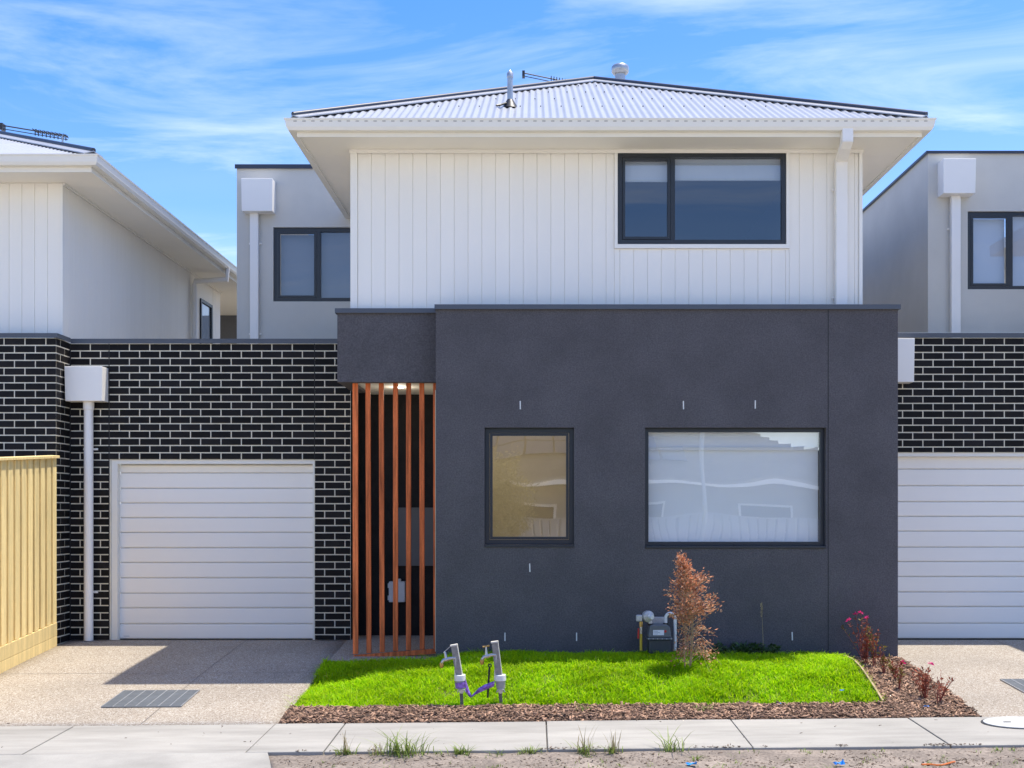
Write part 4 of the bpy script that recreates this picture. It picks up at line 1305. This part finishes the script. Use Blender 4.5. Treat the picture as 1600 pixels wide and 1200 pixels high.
for _ in range(9500):
    x, y = random.uniform(-2.18, 3.83), random.uniform(YPATH + .005, LY0 - .02)
    pts.append((x, y, z_bed(x, y) + random.uniform(.0, .016)))
for _ in range(5200):
    x, y = random.uniform(LX1 + .03, 3.85), random.uniform(LY0 - .02, YM - .01)
    pts.append((x, y, z_bed(x, y) + random.uniform(.0, .016)))
mu = link('mulch_chips', chips('mulch_chips', np.array(pts), 'mulch', .025, .075, 3), 'mulch')
tag(mu, 'brown bark mulch chips covering the garden bed', 'mulch', kind='stuff')
# clods and pebbles in the verge
pts = []
for _ in range(4200):
    x, y = random.uniform(-1.9, 5.2), random.triangular(7.7, YFRONT - .01, 8.5)
    if noise.noise(Vector((x * 2.2, y * 4, 8))) < -.05 and random.random() < .75: continue
    pts.append((x, y, z_soil(x, y) + .002))
for _ in range(900):
    x = random.uniform(-2.0, 5.2); y = YFRONT + abs(random.gauss(0, .03))
    if noise.noise(Vector((x * 1.7, 3, 5))) + .5 * noise.noise(Vector((x * 7, 1, 5))) < .12: continue
    pts.append((x, y, z_path(x, y) + .004))
for _ in range(60):
    x = random.uniform(-5.3, 5.2); y = random.uniform(YFRONT, YPATH + .6)
    if x < -2.25 or x > 3.9 or y < YPATH: pts.append((x, y, (z_path(x, y) if y < YPATH else (z_drive_l if x < 0 else z_drive_r)(x, y)) + .004))
for _ in range(260):
    x, y = random.uniform(-1.9, 5.2), random.uniform(7.8, YFRONT - .03)
    if noise.noise(Vector((x * 2.2, y * 4, 8))) < .05: continue
    for k in range(random.randint(1, 4)):
        xx, yy = x + random.gauss(0, .03), y + random.gauss(0, .02)
        pts.append((xx, min(yy, YFRONT - .02), z_soil(xx, min(yy, YFRONT - .02)) + .006))
pts = np.array(pts)
cl = link('soil_clods', chips('soil_clods', pts, 'clod', .007, .036, 9), 'clod')
tag(cl, 'small clods and pebbles on the bare verge', 'soil', kind='stuff')

# ================================================================ plants
def leaf_cloud(pts, dirs, L, Wd, seed):
    """diamond leaves, folded along the midrib (two quads)"""
    r = np.random.default_rng(seed)
    n = len(pts)
    d = dirs / np.maximum(np.linalg.norm(dirs, axis=1, keepdims=True), 1e-6)
    a = r.normal(0, 1, (n, 3)); s = np.cross(d, a); s /= np.maximum(np.linalg.norm(s, axis=1, keepdims=True), 1e-6)
    u = np.cross(s, d)
    l = L * r.uniform(.6, 1.2, n); w = Wd * r.uniform(.6, 1.2, n)
    p0 = pts; p1 = pts + d * l[:, None]
    m = pts + d * (l * .45)[:, None]
    a_ = m + s * (w / 2)[:, None] + u * (w * .2)[:, None]
    b_ = m - s * (w / 2)[:, None] + u * (w * .2)[:, None]
    V = np.stack([p0, a_, p1, b_], 1).reshape(-1, 3)
    Fc = ((np.arange(n) * 4)[:, None, None] + np.array([(0, 1, 2), (0, 2, 3)])[None]).reshape(-1, 3)
    return raw_mesh('leaves', V, Fc)

# dead conifer-like shrub
def dead_shrub():
    Y = 11.12
    bx_, bz_ = PX(1074, Y), z_lawn(PX(1074, Y), Y) - .01
    r = empty('dead_shrub', (bx_, Y, bz_), 'dead shrub with dry coppery leaves growing in the lawn beside the gas meter', 'shrub')
    rr = random.Random(5)
    stems, twigs = MB(), MB()
    lp, ld = [], []
    # outline half-widths by height (fraction, left, right) metres, from the photograph
    prof = [(0, .05, .06), (.1, .19, .34), (.25, .11, .36), (.4, .19, .30), (.5, .21, .25), (.64, .21, .24), (.75, .13, .17), (.88, .10, .07), (1, .02, .01)]
    Hh = PZ(862, Y) - bz_
    def wid(t):
        for i in range(len(prof) - 1):
            if prof[i][0] <= t <= prof[i + 1][0]:
                f = (t - prof[i][0]) / (prof[i + 1][0] - prof[i][0])
                return [prof[i][k] + (prof[i + 1][k] - prof[i][k]) * f for k in (1, 2)]
        return [.02, .02]
    axis = lambda t: Vector((bx_ + .03 * math.sin(t * 3) - .07 * t * t, Y + .02 * math.sin(t * 5), bz_ + Hh * t))
    for s in range(4):
        ox, oy = rr.uniform(-.03, .05), rr.uniform(-.03, .03)
        pts_ = [axis(t) + Vector((ox * (1 + 2 * t), oy * (1 + 2 * t), 0)) * (1 - t * .6) for t in np.linspace(0, .97 - .09 * s, 9)]
        stems.tube(pts_, [.0062 * (1 - .85 * i / 8) for i in range(9)], 6)
    for i in range(230):
        t = rr.uniform(.05, .45) if rr.random() < .3 else rr.uniform(.38, .97)
        p = axis(t)
        a = rr.uniform(0, 2 * math.pi)
        w = wid(min(1, t + .06))
        L = (w[0] if math.cos(a) < 0 else w[1]) * rr.uniform(.45, 1.18)
        if abs(math.cos(a)) < .5: L = .5 * (w[0] + w[1]) * rr.uniform(.5, 1)
        up_ = rr.uniform(.25, .9)
        e = p + Vector((math.cos(a) * L, math.sin(a) * L, L * up_))
        m_ = (p + e) / 2 + Vector((0, 0, L * rr.uniform(.0, .15)))
        if t < .3: e.z -= L * rr.uniform(.2, .9)
        twigs.tube([p, m_, e], [.0035, .0025, .0012], 4, cap=False)
        nl = int(7 + L * (75 if t > .38 else 38))
        for k in range(nl):
            f = rr.uniform(.3, 1.02)
            q = p.lerp(m_, f * 2) if f < .5 else m_.lerp(e, f * 2 - 1)
            j = Vector((rr.gauss(0, .018), rr.gauss(0, .018), rr.gauss(0, .018)))
            lp.append(q + j)
            ld.append((e - p).normalized() + Vector((rr.gauss(0, .6), rr.gauss(0, .6), rr.gauss(-.1, .6))))
    stems.build('stem', 'dry_twig', r, smooth=True)
    twigs.build('twigs', 'dry_twig', r)
    lp, ld = np.array([tuple(v) for v in lp]), np.array([tuple(v) for v in ld])
    sel = RNG.uniform(0, 1, len(lp)) < .68
    link('foliage', leaf_cloud(lp[sel], ld[sel], .036, .017, 1), 'dead_leaf', r)
    link('dry_foliage', leaf_cloud(lp[~sel], ld[~sel], .030, .015, 2), 'dead_leaf_pale', r)
dead_shrub()

def stem_plant(px, py, Y, h, n, spread, label, leaf, flowers=0, seed=0, zf=z_bed, leafy=14, lean=0.0, group=None):
    rr = random.Random(seed)
    x = PX(px, Y)
    z = zf(x, Y)
    r = empty('flowering_plant', (x, Y, z), label, 'plant', group)
    st = MB(); lp, ld = [], []; tips = []
    for i in range(n):
        a = rr.uniform(0, 2 * math.pi)
        hh_ = h * rr.uniform(.55, 1.05)
        e = Vector((x + math.cos(a) * spread * rr.uniform(.3, 1) + lean, Y + math.sin(a) * spread * .7, z + hh_))
        b = Vector((x + rr.uniform(-.02, .02), Y + rr.uniform(-.02, .02), z - .01))
        m_ = b.lerp(e, .5) + Vector((rr.uniform(-.02, .02), 0, .03))
        st.tube([b, m_, e], [.0035, .0026, .0014], 5, cap=False)
        tips.append(e)
        for k in range(leafy):
            f = rr.uniform(.2, 1)
            q = b.lerp(m_, f * 2) if f < .5 else m_.lerp(e, f * 2 - 1)
            lp.append(tuple(q)); ld.append((rr.gauss(0, .7), rr.gauss(0, .7), rr.uniform(.1, 1)))
    st.build('stem', 'red_stem', r)
    lp, ld = np.array(lp), np.array(ld)
    c = int(len(lp) * .6)
    link('leaves', leaf_cloud(lp[:c], ld[:c], .045, .016, seed), leaf[0], r)
    link('leaves', leaf_cloud(lp[c:], ld[c:], .04, .014, seed + 1), leaf[1], r)
    tips.sort(key=lambda v: -v.z)
    for e in tips[:flowers]:
        fp_ = np.array([tuple(e)] * 6); fd = np.array([(math.cos(q) * .8, math.sin(q) * .5, rr.uniform(-.5, 1.2)) for q in np.linspace(0, 5.3, 6)])
        link('flower', leaf_cloud(fp_, fd, .034, .024, seed + 9), 'pink_petal', r)
stem_plant(1349, 1024, 11.95, .50, 6, .20, 'leggy plant with pink flowers leaning left against the dark wall', ('red_leaf', 'olive_leaf'), 3, 1, lean=-.16)
stem_plant(1352, 1026, 11.80, .46, 9, .06, 'upright deep red plant with one pink bloom by the dark wall', ('red_leaf', 'red_leaf'), 1, 2, leafy=20)
stem_plant(1366, 1028, 11.70, .40, 8, .09, 'yellowing bushy plant at the foot of the dark wall', ('olive_leaf', 'red_leaf'), 0, 3, leafy=22)
stem_plant(1382, 1036, 11.40, .28, 7, .07, 'small orange-leaved plant by the wall corner', ('olive_leaf', 'red_leaf'), 0, 4)
stem_plant(1398, 1042, 11.15, .18, 8, .08, 'low red plant beside the edge of the right-hand driveway', ('red_leaf', 'olive_leaf'), 1, 5)
stem_plant(1405, 1066, 10.75, .22, 6, .08, 'sparse orange seedling in the middle of the mulch', ('olive_leaf', 'red_leaf'), 0, 6, leafy=9)
stem_plant(1445, 1085, 10.45, .34, 14, .14, 'reddish twiggy plant with a pink flower near the footpath corner', ('red_leaf', 'red_leaf'), 1, 7, leafy=12, lean=-.04)
stem_plant(1466, 1092, 10.30, .26, 10, .13, 'bare brown twiggy plant beside the driveway edge near the footpath', ('red_leaf', 'red_leaf'), 0, 8, leafy=6, lean=.05)

def weed_patch(px, Y, h, n, spread, label, seed, zf, mat='weed_leaf'):
    rr = random.Random(seed)
    x = PX(px, Y); z = zf(x, Y)
    r = empty('weed', (x, Y, z), label, 'plant')
    lp, ld = [], []
    st = MB()
    for i in range(n):
        a = rr.uniform(0, 6.28); d_ = spread * rr.random() ** .5
        b = Vector((x + math.cos(a) * d_, Y + math.sin(a) * d_ * .35, z))
        e = b + Vector((rr.gauss(0, .05), rr.gauss(0, .04), h * rr.uniform(.5, 1.1)))
        st.tube([b, e], [.003, .0015], 4, cap=False)
        for k in range(10):
            lp.append(tuple(b.lerp(e, rr.uniform(.25, 1)))); ld.append((rr.gauss(0, .8), rr.gauss(0, .8), rr.uniform(-.1, .6)))
    st.build('stem', mat, r)
    link('leaves', leaf_cloud(np.array(lp), np.array(ld), .07, .026, seed), mat, r)
weed_patch(1160, 11.95, .13, 60, .36, 'dark green leafy weed at the wall behind the dead shrub', 4, z_lawn)
# tall dry grass stalk by the wall
sx_, sy_ = PX(1193, 11.95), 11.95
sr_ = empty('grass_stalk', (sx_, sy_, z_lawn(sx_, sy_)), 'single tall thin grass stalk against the dark wall', 'plant')
MB().tube([(sx_, sy_, 0), (sx_ - .005, sy_, .2), (PX(1190, sy_), sy_, PZ(945, sy_))], [.003, .0025, .001], 5).build('stem', 'tuft_dry', sr_)
link('seed_head', leaf_cloud(np.array([(PX(1190, sy_) + random.gauss(0, .004), sy_, PZ(945 + 20 * random.random(), sy_)) for _ in range(40)]), np.array([(random.gauss(0, .4), 0, 1) for _ in range(40)]), .03, .007, 3), 'tuft_dry', sr_)

def tuft(px, py, h, n, spread, label, seed, dry=False, Y=None, zf=z_soil):
    Y = Y or 8.80
    rr = np.random.default_rng(seed)
    x = PX(px, Y); z = zf(x, Y)
    r = empty('grass_tuft', (x, Y, z), label, 'weed', 'weed tufts along the footpath edge')
    pts_ = np.stack([x + rr.normal(0, spread * .35, n), Y + rr.normal(0, spread * .2, n), np.full(n, z - .005)], 1)
    link('blades', blades('blades', 'tuft_blade', pts_, h, .0075, 1.25, seed), 'tuft_blade', r)
    if dry:
        k = 12
        p2 = np.stack([x + rr.normal(0, spread * .3, k), Y + rr.normal(0, spread * .15, k), np.full(k, z)], 1)
        link('dry_stalks', blades('dry_stalks', 'tuft_dry', p2, h * 1.9, .008, .35, seed + 1), 'tuft_dry', r)
tuft(539, 1172, .10, 36, .10, 'green weed tuft with tall dry stems beside the second footpath joint', 21, True)
tuft(588, 1172, .05, 16, .09, 'small low weed tuft beside the widest bushy tuft', 22, True)
tuft(632, 1172, .22, 95, .22, 'widest bushy weed tuft spreading over the footpath edge', 23)
tuft(686, 1172, .05, 10, .05, 'tiny weed sprig between two bushy tufts', 24)
tuft(717, 1172, .10, 60, .10, 'compact green weed tuft in line with the leaning taps', 25)
tuft(778, 1172, .06, 12, .06, 'thin weed sprig in line with the black pipe stub', 26)
tuft(828, 1170, .08, 40, .10, 'low weed patch just before the middle footpath joint', 27)
tuft(913, 1170, .11, 40, .11, 'tall seeding weed tuft with a fan of dry stalks', 28, True)
tuft(957, 1168, .09, 30, .08, 'weed tuft with two dry stalks beside the fan of stalks', 29, True)
tuft(1050, 1163, .20, 34, .14, 'spiky weed tuft in line with the dead shrub', 30)
tuft(1087, 1180, .06, 18, .06, 'small green weed growing in the soil away from the path', 31, Y=8.55)
tuft(915, 1105, .07, 26, .12, 'pale grey weed in the mulch below the lawn', 32, Y=10.12, zf=z_bed)
tuft(1098, 1106, .07, 26, .12, 'small pale weed in the mulch strip in line with the dead shrub', 33, Y=10.1, zf=z_bed)
pts_ = []
for _ in range(130):
    x, y = random.uniform(-1.7, 4.8), random.uniform(7.9, 8.8)
    c = (x, y)
    for k in range(random.randint(2, 6)):
        pts_.append((x + random.gauss(0, .02), y + random.gauss(0, .02), z_soil(x, y)))
sp = link('verge_sprouts', blades('verge_sprouts', 'tuft_blade', np.array(pts_), .035, .006, 1.2, 77), 'tuft_blade')
tag(sp, 'scattered tiny green sprouts in the bare verge', 'weeds', kind='stuff')

# scraps of blue plastic and a cord
def scrap(px, Y, zf, s, label, seed):
    rr = random.Random(seed)
    x = PX(px, Y); z = zf(x, Y)
    mb = MB()
    n = 5
    vs_ = [(x + (i / n - .5) * s * 2 + rr.gauss(0, s * .1), Y + (j / 3 - .5) * s + rr.gauss(0, s * .1), z + .012 + abs(rr.gauss(0, s * .3))) for j in range(4) for i in range(n + 1)]
    fs = [(j * (n + 1) + i, j * (n + 1) + i + 1, (j + 1) * (n + 1) + i + 1, (j + 1) * (n + 1) + i) for j in range(3) for i in range(n)]
    mb.add(vs_, fs)
    o = mb.build('plastic_scrap', 'blue_plastic', None)
    md = o.modifiers.new('thick', 'SOLIDIFY'); md.thickness = .002
    tag(o, label, 'litter', 'blue plastic scraps')
scrap(1080, 8.30, z_soil, .035, 'scrap of blue plastic on the soil in line with the dead shrub', 1)
scrap(1312, 8.32, z_soil, .038, 'scrap of blue plastic on the soil in line with the dark wall corner', 2)
scrap(1217, 10.28, z_bed, .02, 'tiny scrap of blue plastic on the mulch at the lawn edge', 3)
scrap(1315, 10.48, lambda x, y: z_lawn(x, y) + .045, .018, 'tiny scrap of blue plastic lying in the grass', 4)
scrap(1447, 10.15, z_bed, .022, 'pale blue scrap on the mulch under the twiggy plants', 5)
cpts = [(PX(1440 + k * 6, 8.36), 8.36 + .02 * math.sin(k * .9), z_soil(PX(1440 + k * 6, 8.36), 8.36) + .012) for k in range(10)]
tag(MB().tube(cpts, .007, 6).build('cord', 'orange_cord', None, smooth=True), 'short length of orange cord half buried in the verge', 'cord')

# ================================================================ leaning garden taps
def tap_post(label, stake, pvc, post_top, post_bot, tap_c, handle_T, Y, seed):
    s = F / Y
    x0 = PX(stake[0], Y)
    zg = z_bed(x0, Y)
    r = empty('garden_tap', (x0, Y, zg), label, 'tap')
    pt = lambda px, py, dy=0: Vector((PX(px, Y), Y + dy, PZ(py, Y)))
    MB().bar(pt(stake[0], stake[2]) - Vector((0, 0, .03)), pt(stake[1], 1078), .030, .014).build('stake', 'stake', r, bevel=.002)
    c, bt = pt(pvc[0], pvc[1]), pt(pvc[0] + 1, pvc[2])
    mid = c.lerp(bt, .42)
    MB().tube([c, c.lerp(mid, .1), mid], [.046, .051, .051], 20).build('cap', 'pvc_white', r, smooth=True)
    MB().tube([mid, mid.lerp(bt, .95), bt], [.045, .040, .03], 20).build('sleeve', 'pvc_grey', r, smooth=True)
    a, b = pt(*post_bot), pt(*post_top)
    a = a - (b - a) * .12
    po = MB().bar(a, b, .056, .05).build('post', 'post_steel', r, bevel=.002)
    d = (b - a)
    off = Vector((.030, -.004, .0))
    MB().bar(a + off, b + off, .006, .052).build('post_edge', 'post_light', po)
    e = (b - a).normalized()
    MB().bar(b + e * .0, b + e * .012, .066, .06).build('post_top', 'post_light', po)
    # riser pipe and tap
    t0 = a + Vector((-.038, -.012, 0))
    tc = pt(*tap_c, -.02)
    elbow = Vector((PX(tap_c[0], Y) + .115, Y - .015, tc.z + .012))
    MB().tube([t0, elbow - Vector((0, 0, .03)), elbow], .011, 10).build('riser', 'post_light', r, smooth=True)
    tp = MB().tube([elbow, elbow + Vector((-.045, -.004, 0)), tc + Vector((.03, 0, .0)), tc + Vector((.005, 0, -.006)), tc + Vector((-.012, 0, -.03))], [.013, .015, .019, .016, .013], 12)
    tp.build('spout', 'chrome', r, smooth=True)
    MB().tube([tc + Vector((-.012, 0, -.028)), tc + Vector((-.012, 0, -.04)), tc + Vector((-.013, 0, -.062)), tc + Vector((-.013, 0, -.075))], [.017, .02, .018, .012], 12).build('hose_nozzle', 'brass', r, smooth=True)
    st = tc + Vector((.028, 0, .01))
    if handle_T:
        MB().tube([st, st + Vector((-.002, 0, .03)), st + Vector((-.004, 0, .075))], [.016, .011, .007], 10).build('spindle', 'chrome', r, smooth=True)
        h = st + Vector((-.004, 0, .078))
        MB().tube([h + Vector((-.03, 0, -.004)), h + Vector((0, 0, 0)), h + Vector((.03, 0, .008))], [.009, .006, .009], 10).build('handle', 'brass', r, smooth=True)
    else:
        MB().tube([st, st + Vector((-.01, 0, .05)), st + Vector((-.02, 0, .06))], [.015, .012, .010], 10).build('spindle', 'chrome', r, smooth=True)
        MB().bar(st + Vector((-.02, 0, .055)), st + Vector((.035, 0, .105)), .006, .014).build('lever', 'pvc_grey', r)
    # isolating valve on the stake
    vc = pt((stake[1] + stake[0]) / 2, 1079, -.02)
    MB().tube([vc + Vector((0, -.02, 0)), vc + Vector((0, .02, 0))], .022, 14).build('valve', 'chrome', r, smooth=True)
    MB().tube([vc + Vector((-.035, -.015, -.01)), vc + Vector((-.025, -.02, .012)), vc + Vector((0, -.022, .02)), vc + Vector((.028, -.02, .012)), vc + Vector((.036, -.015, -.008))], .006, 8).build('valve_handle', 'galv', r, smooth=True)
    return r
YT = 10.36
t1 = tap_post('leaning tap post wrapped with purple tape and lever tap', (722.5, 720.5, 1108), (718.5, 1054, 1076), (709.5, 1009), (717.5, 1056), (692.5, 1030), False, YT, 1)
t2 = tap_post('leaning tap post with brass cross handle beside the black pipe stub', (784, 781, 1104), (781.5, 1054, 1076), (773, 1004), (779.5, 1056), (755.5, 1025), True, YT + .02, 2)
# purple tape: round the first sleeve and trailing to the second post
def tape():
    Y = YT - .02
    q = lambda px, py, dy=0: Vector((PX(px, Y), Y + dy, PZ(py, Y)))
    mb = MB()
    a = q(719, 1066); b = q(720, 1075)
    mb.tube([a + Vector((0, .02, 0)), b + Vector((0, .02, 0))], .05, 20, cap=False)
    pa = [(727, 1060), (730, 1070), (734, 1081), (737, 1087), (741, 1083), (748, 1075), (757, 1070), (765, 1067), (773, 1064)]
    pb_ = [(727, 1080), (729, 1083), (733, 1088), (736.5, 1090), (742, 1086), (749, 1082), (758, 1078), (766, 1075), (772, 1072)]
    vs_ = []
    for i, (u, v) in enumerate(zip(pa, pb_)):
        w = .012 * math.sin(i * 2.1)
        vs_ += [q(*u, w), q((u[0] + v[0]) / 2, (u[1] + v[1]) / 2, w - .014), q(*v, w)]
    fs = []
    for i in range(len(pa) - 1):
        for k in range(2): fs.append((3 * i + k, 3 * i + k + 1, 3 * i + 4 + k, 3 * i + 3 + k))
    mb.add(vs_, fs)
    o = mb.build('marker_tape', 'purple_tape', None)
    md = o.modifiers.new('thick', 'SOLIDIFY'); md.thickness = .0015
    tag(o, 'purple warning tape trailing between the two leaning taps', 'tape')
tape()
Yq = 10.42
bp_ = empty('pipe_stub', (PX(762, Yq), Yq, z_lawn(PX(762, Yq), Yq)), 'black plastic pipe stub standing between the two leaning taps', 'pipe')
MB().tube([P(762, 1090, Yq), P(764.8, 1043, Yq)], .0095, 10).build('pipe', 'black_plastic', bp_, smooth=True)
c = P(765.5, 1040, Yq)
mb = MB()
mb.tube([c + Vector((math.cos(t) * .013, 0, math.sin(t) * .013)) for t in np.linspace(0, 2 * math.pi, 13)], .006, 8, cap=False)
mb.build('eyelet', 'black_plastic', bp_, smooth=True)

# ================================================================ gas meter
def gas_meter():
    Y = 11.92
    q = lambda px, py, dy=0: Vector((PX(px, Y), Y + dy, PZ(py, Y)))
    r = empty('gas_meter', (PX(1030, Y), Y, z_lawn(PX(1030, Y), Y)), 'grey gas meter with yellow pipe standing against the dark wall', 'gas meter')
    x0, x1 = PX(1012, Y), PX(1047, Y)
    zt, zm, zl = PZ(975, Y), PZ(997, Y), PZ(1016, Y)
    # upper body with domed shoulders
    prof = [(x0 - .002, zm + .012), (x0, zm + .05), (x0 + .012, zt - .02), (x0 + .035, zt), (x1 - .04, zt), (x1 - .012, zt - .02), (x1, zm + .05), (x1 + .004, zm + .012)]
    ub = MB().prism([(a, Y - .09, b) for a, b in prof], (0, .17, 0)).build('body', 'meter_body', r, bevel=.012)
    box('flange', 'meter_body', r, x0 - .014, x1 + .016, Y - .105, Y + .095, zm - .006, zm + .0115, bevel=.004)
    box('base', 'meter_low', r, x0 + .004, x1 - .002, Y - .085, Y + .075, zl - .03, zm - .0065, bevel=.015)
    for k in range(6):
        xx = x0 + (x1 - x0) * k / 5
        MB().tube([(xx, Y - .108, zm + .003), (xx, Y - .104, zm + .003)], .006, 8).build('flange_bolt', 'galv', ub)
    lx0, lx1, lz0, lz1 = PX(1019, Y), PX(1036, Y), PZ(991, Y), PZ(983, Y)
    lab = box('dial_label', 'label_white', ub, lx0, lx1, Y - .0935, Y - .0895, lz0, lz1)
    for k in range(3):
        box('print_line', 'print_grey', ub, lx0 + .008, lx0 + .05 + .02 * (k % 2), Y - .0945, Y - .0932, lz0 + .010 + k * .014, lz0 + .014 + k * .014)
    MB().tube([(PX(1038, Y), Y - .094, PZ(985, Y)), (PX(1038, Y), Y - .0895, PZ(985, Y))], .013, 14).build('red_seal', 'red_plastic', ub)
    box('back_plate', 'regulator', r, PX(1018, Y), PX(1043, Y), Y + .082, Y + .10, PZ(978, Y), PZ(965, Y), bevel=.006)
    # regulator
    c = q(1012.5, 963, -.02)
    rg = MB().tube([c + Vector((-.01, .05, 0)), c + Vector((-.008, .045, 0)), c + Vector((0, .0, 0)), c + Vector((.008, -.02, 0)), c + Vector((.012, -.035, 0))], [.03, .058, .062, .058, .03], 18).build('regulator', 'regulator', r, smooth=True)
    MB().tube([c + Vector((.012, -.03, 0)), c + Vector((.035, -.075, -.002))], [.024, .022], 14).build('regulator_cap', 'pvc_white', rg, smooth=True)
    MB().tube([c + Vector((.02, 0, -.04)), Vector((PX(1016, Y), Y - .02, zt - .01))], .022, 12).build('inlet', 'regulator', r, smooth=True)
    MB().tube([Vector((PX(1016, Y), Y - .02, zt - .012)), Vector((PX(1016, Y), Y - .02, zt + .008))], .03, 12).build('inlet_nut', 'black_plastic', r)
    v = q(998.5, 965.5, -.02)
    MB().box(v.x - .033, v.x + .03, v.y - .03, v.y + .03, v.z - .035, v.z + .035).build('inlet_valve', 'regulator', r, bevel=.012)
    MB().tube([v, c], .016, 10).build('cross_pipe', 'regulator', r)
    xx = PX(1001.3, Y)
    MB().tube([(xx, Y - .02, PZ(971, Y)), (xx, Y - .02, PZ(979, Y))], .019, 6).build('brass_nut', 'brass', r)
    MB().tube([(xx, Y - .02, PZ(978.5, Y)), (xx, Y - .02, PZ(990, Y))], .016, 12).build('coupling', 'chrome', r, smooth=True)
    MB().tube([(xx, Y - .02, PZ(989.5, Y)), (xx, Y - .02, PZ(1016, Y))], .014, 12).build('gas_pipe', 'yellow_pipe', r, smooth=True)
    MB().bar((PX(997.2, Y), Y - .045, PZ(981, Y)), (PX(996.6, Y), Y - .045, PZ(997, Y)), .018, .008).build('valve_lever', 'red_plastic', r, bevel=.002)
    MB().tube([(PX(997.2, Y), Y - .045, PZ(983, Y)), (xx, Y - .02, PZ(984, Y))], .009, 8).build('lever_pin', 'chrome', r)
    # outlet: white pipe bent over
    cx_, r_ = PX(1047.5, Y), PX(1054.8, Y) - PX(1047.5, Y)
    zc_ = PZ(965.5, Y)
    pts_ = [(cx_ - r_, Y, zt - .01), (cx_ - r_, Y, zc_ - .02)] + [(cx_ - r_ * math.cos(t), Y, zc_ + r_ * math.sin(t)) for t in np.linspace(0, math.pi, 11)] + [(cx_ + r_, Y, PZ(1016, Y))]
    MB().tube(pts_, .0165, 14).build('outlet_pipe', 'pvc_white', r, smooth=True)
    MB().tube([(cx_ - r_, Y, zt - .012), (cx_ - r_, Y, zt + .012)], .027, 12).build('outlet_nut', 'black_plastic', r)
gas_meter()

# ================================================================ across the street (seen in the window reflections)
OH = empty('house', (0, -22, -.6), 'single storey tiled house with solar panels, reflected in the ground floor windows', 'house')
ox0, ox1, oy0, oy1, oz = -16.0, 14.0, -20.0, -31.0, 2.55
ow = MB().box(ox0, ox1, oy1, oy0, -.66, oz).build('wall', 'opp_wall', OH)
for x in (-12, -6.5, -1.0, 3.2, 8.0, 11.0):
    wv = box('window', 'white_paint', OH, x, x + 1.9, oy0, oy0 + .05, .5, 1.9)
    box('pane', 'solar', wv, x + .08, x + 1.82, oy0 + .05, oy0 + .06, .58, 1.82)
e = .6
rh = 5.2
hd = (oy0 - oy1) / 2 + e
A = [(ox0 - e, oy0 + e, oz), (ox1 + e, oy0 + e, oz), (ox1 + e, oy1 - e, oz), (ox0 - e, oy1 - e, oz), (ox0 - e + hd, (oy0 + oy1) / 2, rh), (ox1 + e - hd, (oy0 + oy1) / 2, rh)]
rf = MB().add(A, [(0, 1, 5, 4), (2, 3, 4, 5), (1, 2, 5), (3, 0, 4), (3, 2, 1, 0)]).build('roof', 'tile_roof', OH)
mb = MB()
ns_ = 16
for k in range(ns_):                       # tile courses as shallow steps down the front slope
    t = k / ns_
    y = oy0 + e - hd * t; z = oz + (rh - oz) * t
    mb.box(ox0 - e + hd * t + .05, ox1 + e - hd * t - .05, y - .34, y + .01, z + .0, z + .05 + .10)
o = mb.build('tile_course', 'tile_roof', rf); o['kind'] = 'stuff'
box('gutter', 'white_paint', OH, ox0 - e - .05, ox1 + e + .05, oy0 + e + .002, oy0 + e + .12, oz - .05, oz + .06)
for r_ in range(2):
    for c_ in range(7):
        t0, t1 = .30 + r_ * .26, .54 + r_ * .26
        x = -1.4 + c_ * 1.08 - r_ * 1.1
        pts_ = []
        for (xx, t) in ((x, t0), (x + 1.0, t0), (x + 1.0, t1), (x, t1)):
            pts_.append((xx, oy0 + e - hd * t + .1, oz + (rh - oz) * t + .22))
        MB().prism(pts_, (0, .02, .04)).build('solar_panel', 'solar', rf)
fo = empty('panel_fence', (0, -14, -.6), 'pale grey metal panel fence across the street, reflected in the wide window', 'fence')
x = -18.0
while x < 19:
    MB().prism([(x, -14, -.66), (x + .05, -13.97, -.66), (x + .24, -13.97, -.66), (x + .29, -14, -.66)], (0, 0, 1.98)).build('fence_panel', 'opp_fence', fo)
    x += .30
box('fence_cap', 'opp_fence', fo, -18, 19, -14.04, -13.95, 1.32, 1.37)
lp_ = empty('lamp_post', (5.0, -9.5, -.6), 'slim grey street lamp post across the street', 'lamp post')
MB().tube([(5.0, -9.5, -.66), (5.0, -9.5, 6.5)], [.09, .06], 12).build('post', 'galv', lp_, smooth=True)
MB().tube([(5.0, -9.5, 6.48), (5.0, -8.6, 6.9)], .035, 8).build('arm', 'galv', lp_, smooth=True)
box('lamp_head', 'galv', lp_, 4.88, 5.12, -8.7, -8.2, 6.86, 6.95, bevel=.02)
TR = empty('tree', (-1.45, -12, -.6), 'olive leaved street tree reflected in the narrow window', 'tree')
MB().tube([(-1.45, -12, -.66), (-1.4, -12, .6), (-1.5, -12, 1.6), (-1.3, -12.1, 2.8)], [.13, .10, .07, .03], 10).tube([(-1.45, -12, .9), (-2.0, -11.8, 1.9), (-2.3, -11.7, 2.5)], [.06, .04, .02], 8).tube([(-1.45, -12, 1.1), (-1.0, -12.2, 1.9), (-.7, -12.3, 2.4)], [.05, .035, .015], 8).build('trunk', 'bark', TR, smooth=True)
n = 9000
u = RNG.normal(0, 1, (n, 3)); u /= np.linalg.norm(u, axis=1, keepdims=True)
rad = RNG.uniform(0, 1, n) ** .4
cl_ = np.array([1 + .35 * noise.noise(Vector(tuple(v * 2.2))) for v in u])
pts_ = np.array([-1.2, -12, 1.75]) + u * (rad * cl_)[:, None] * np.array([1.25, 1.2, 1.75])
link('crown', leaf_cloud(pts_, RNG.normal(0, 1, (n, 3)), .14, .045, 3), 'leaf_opp', TR)
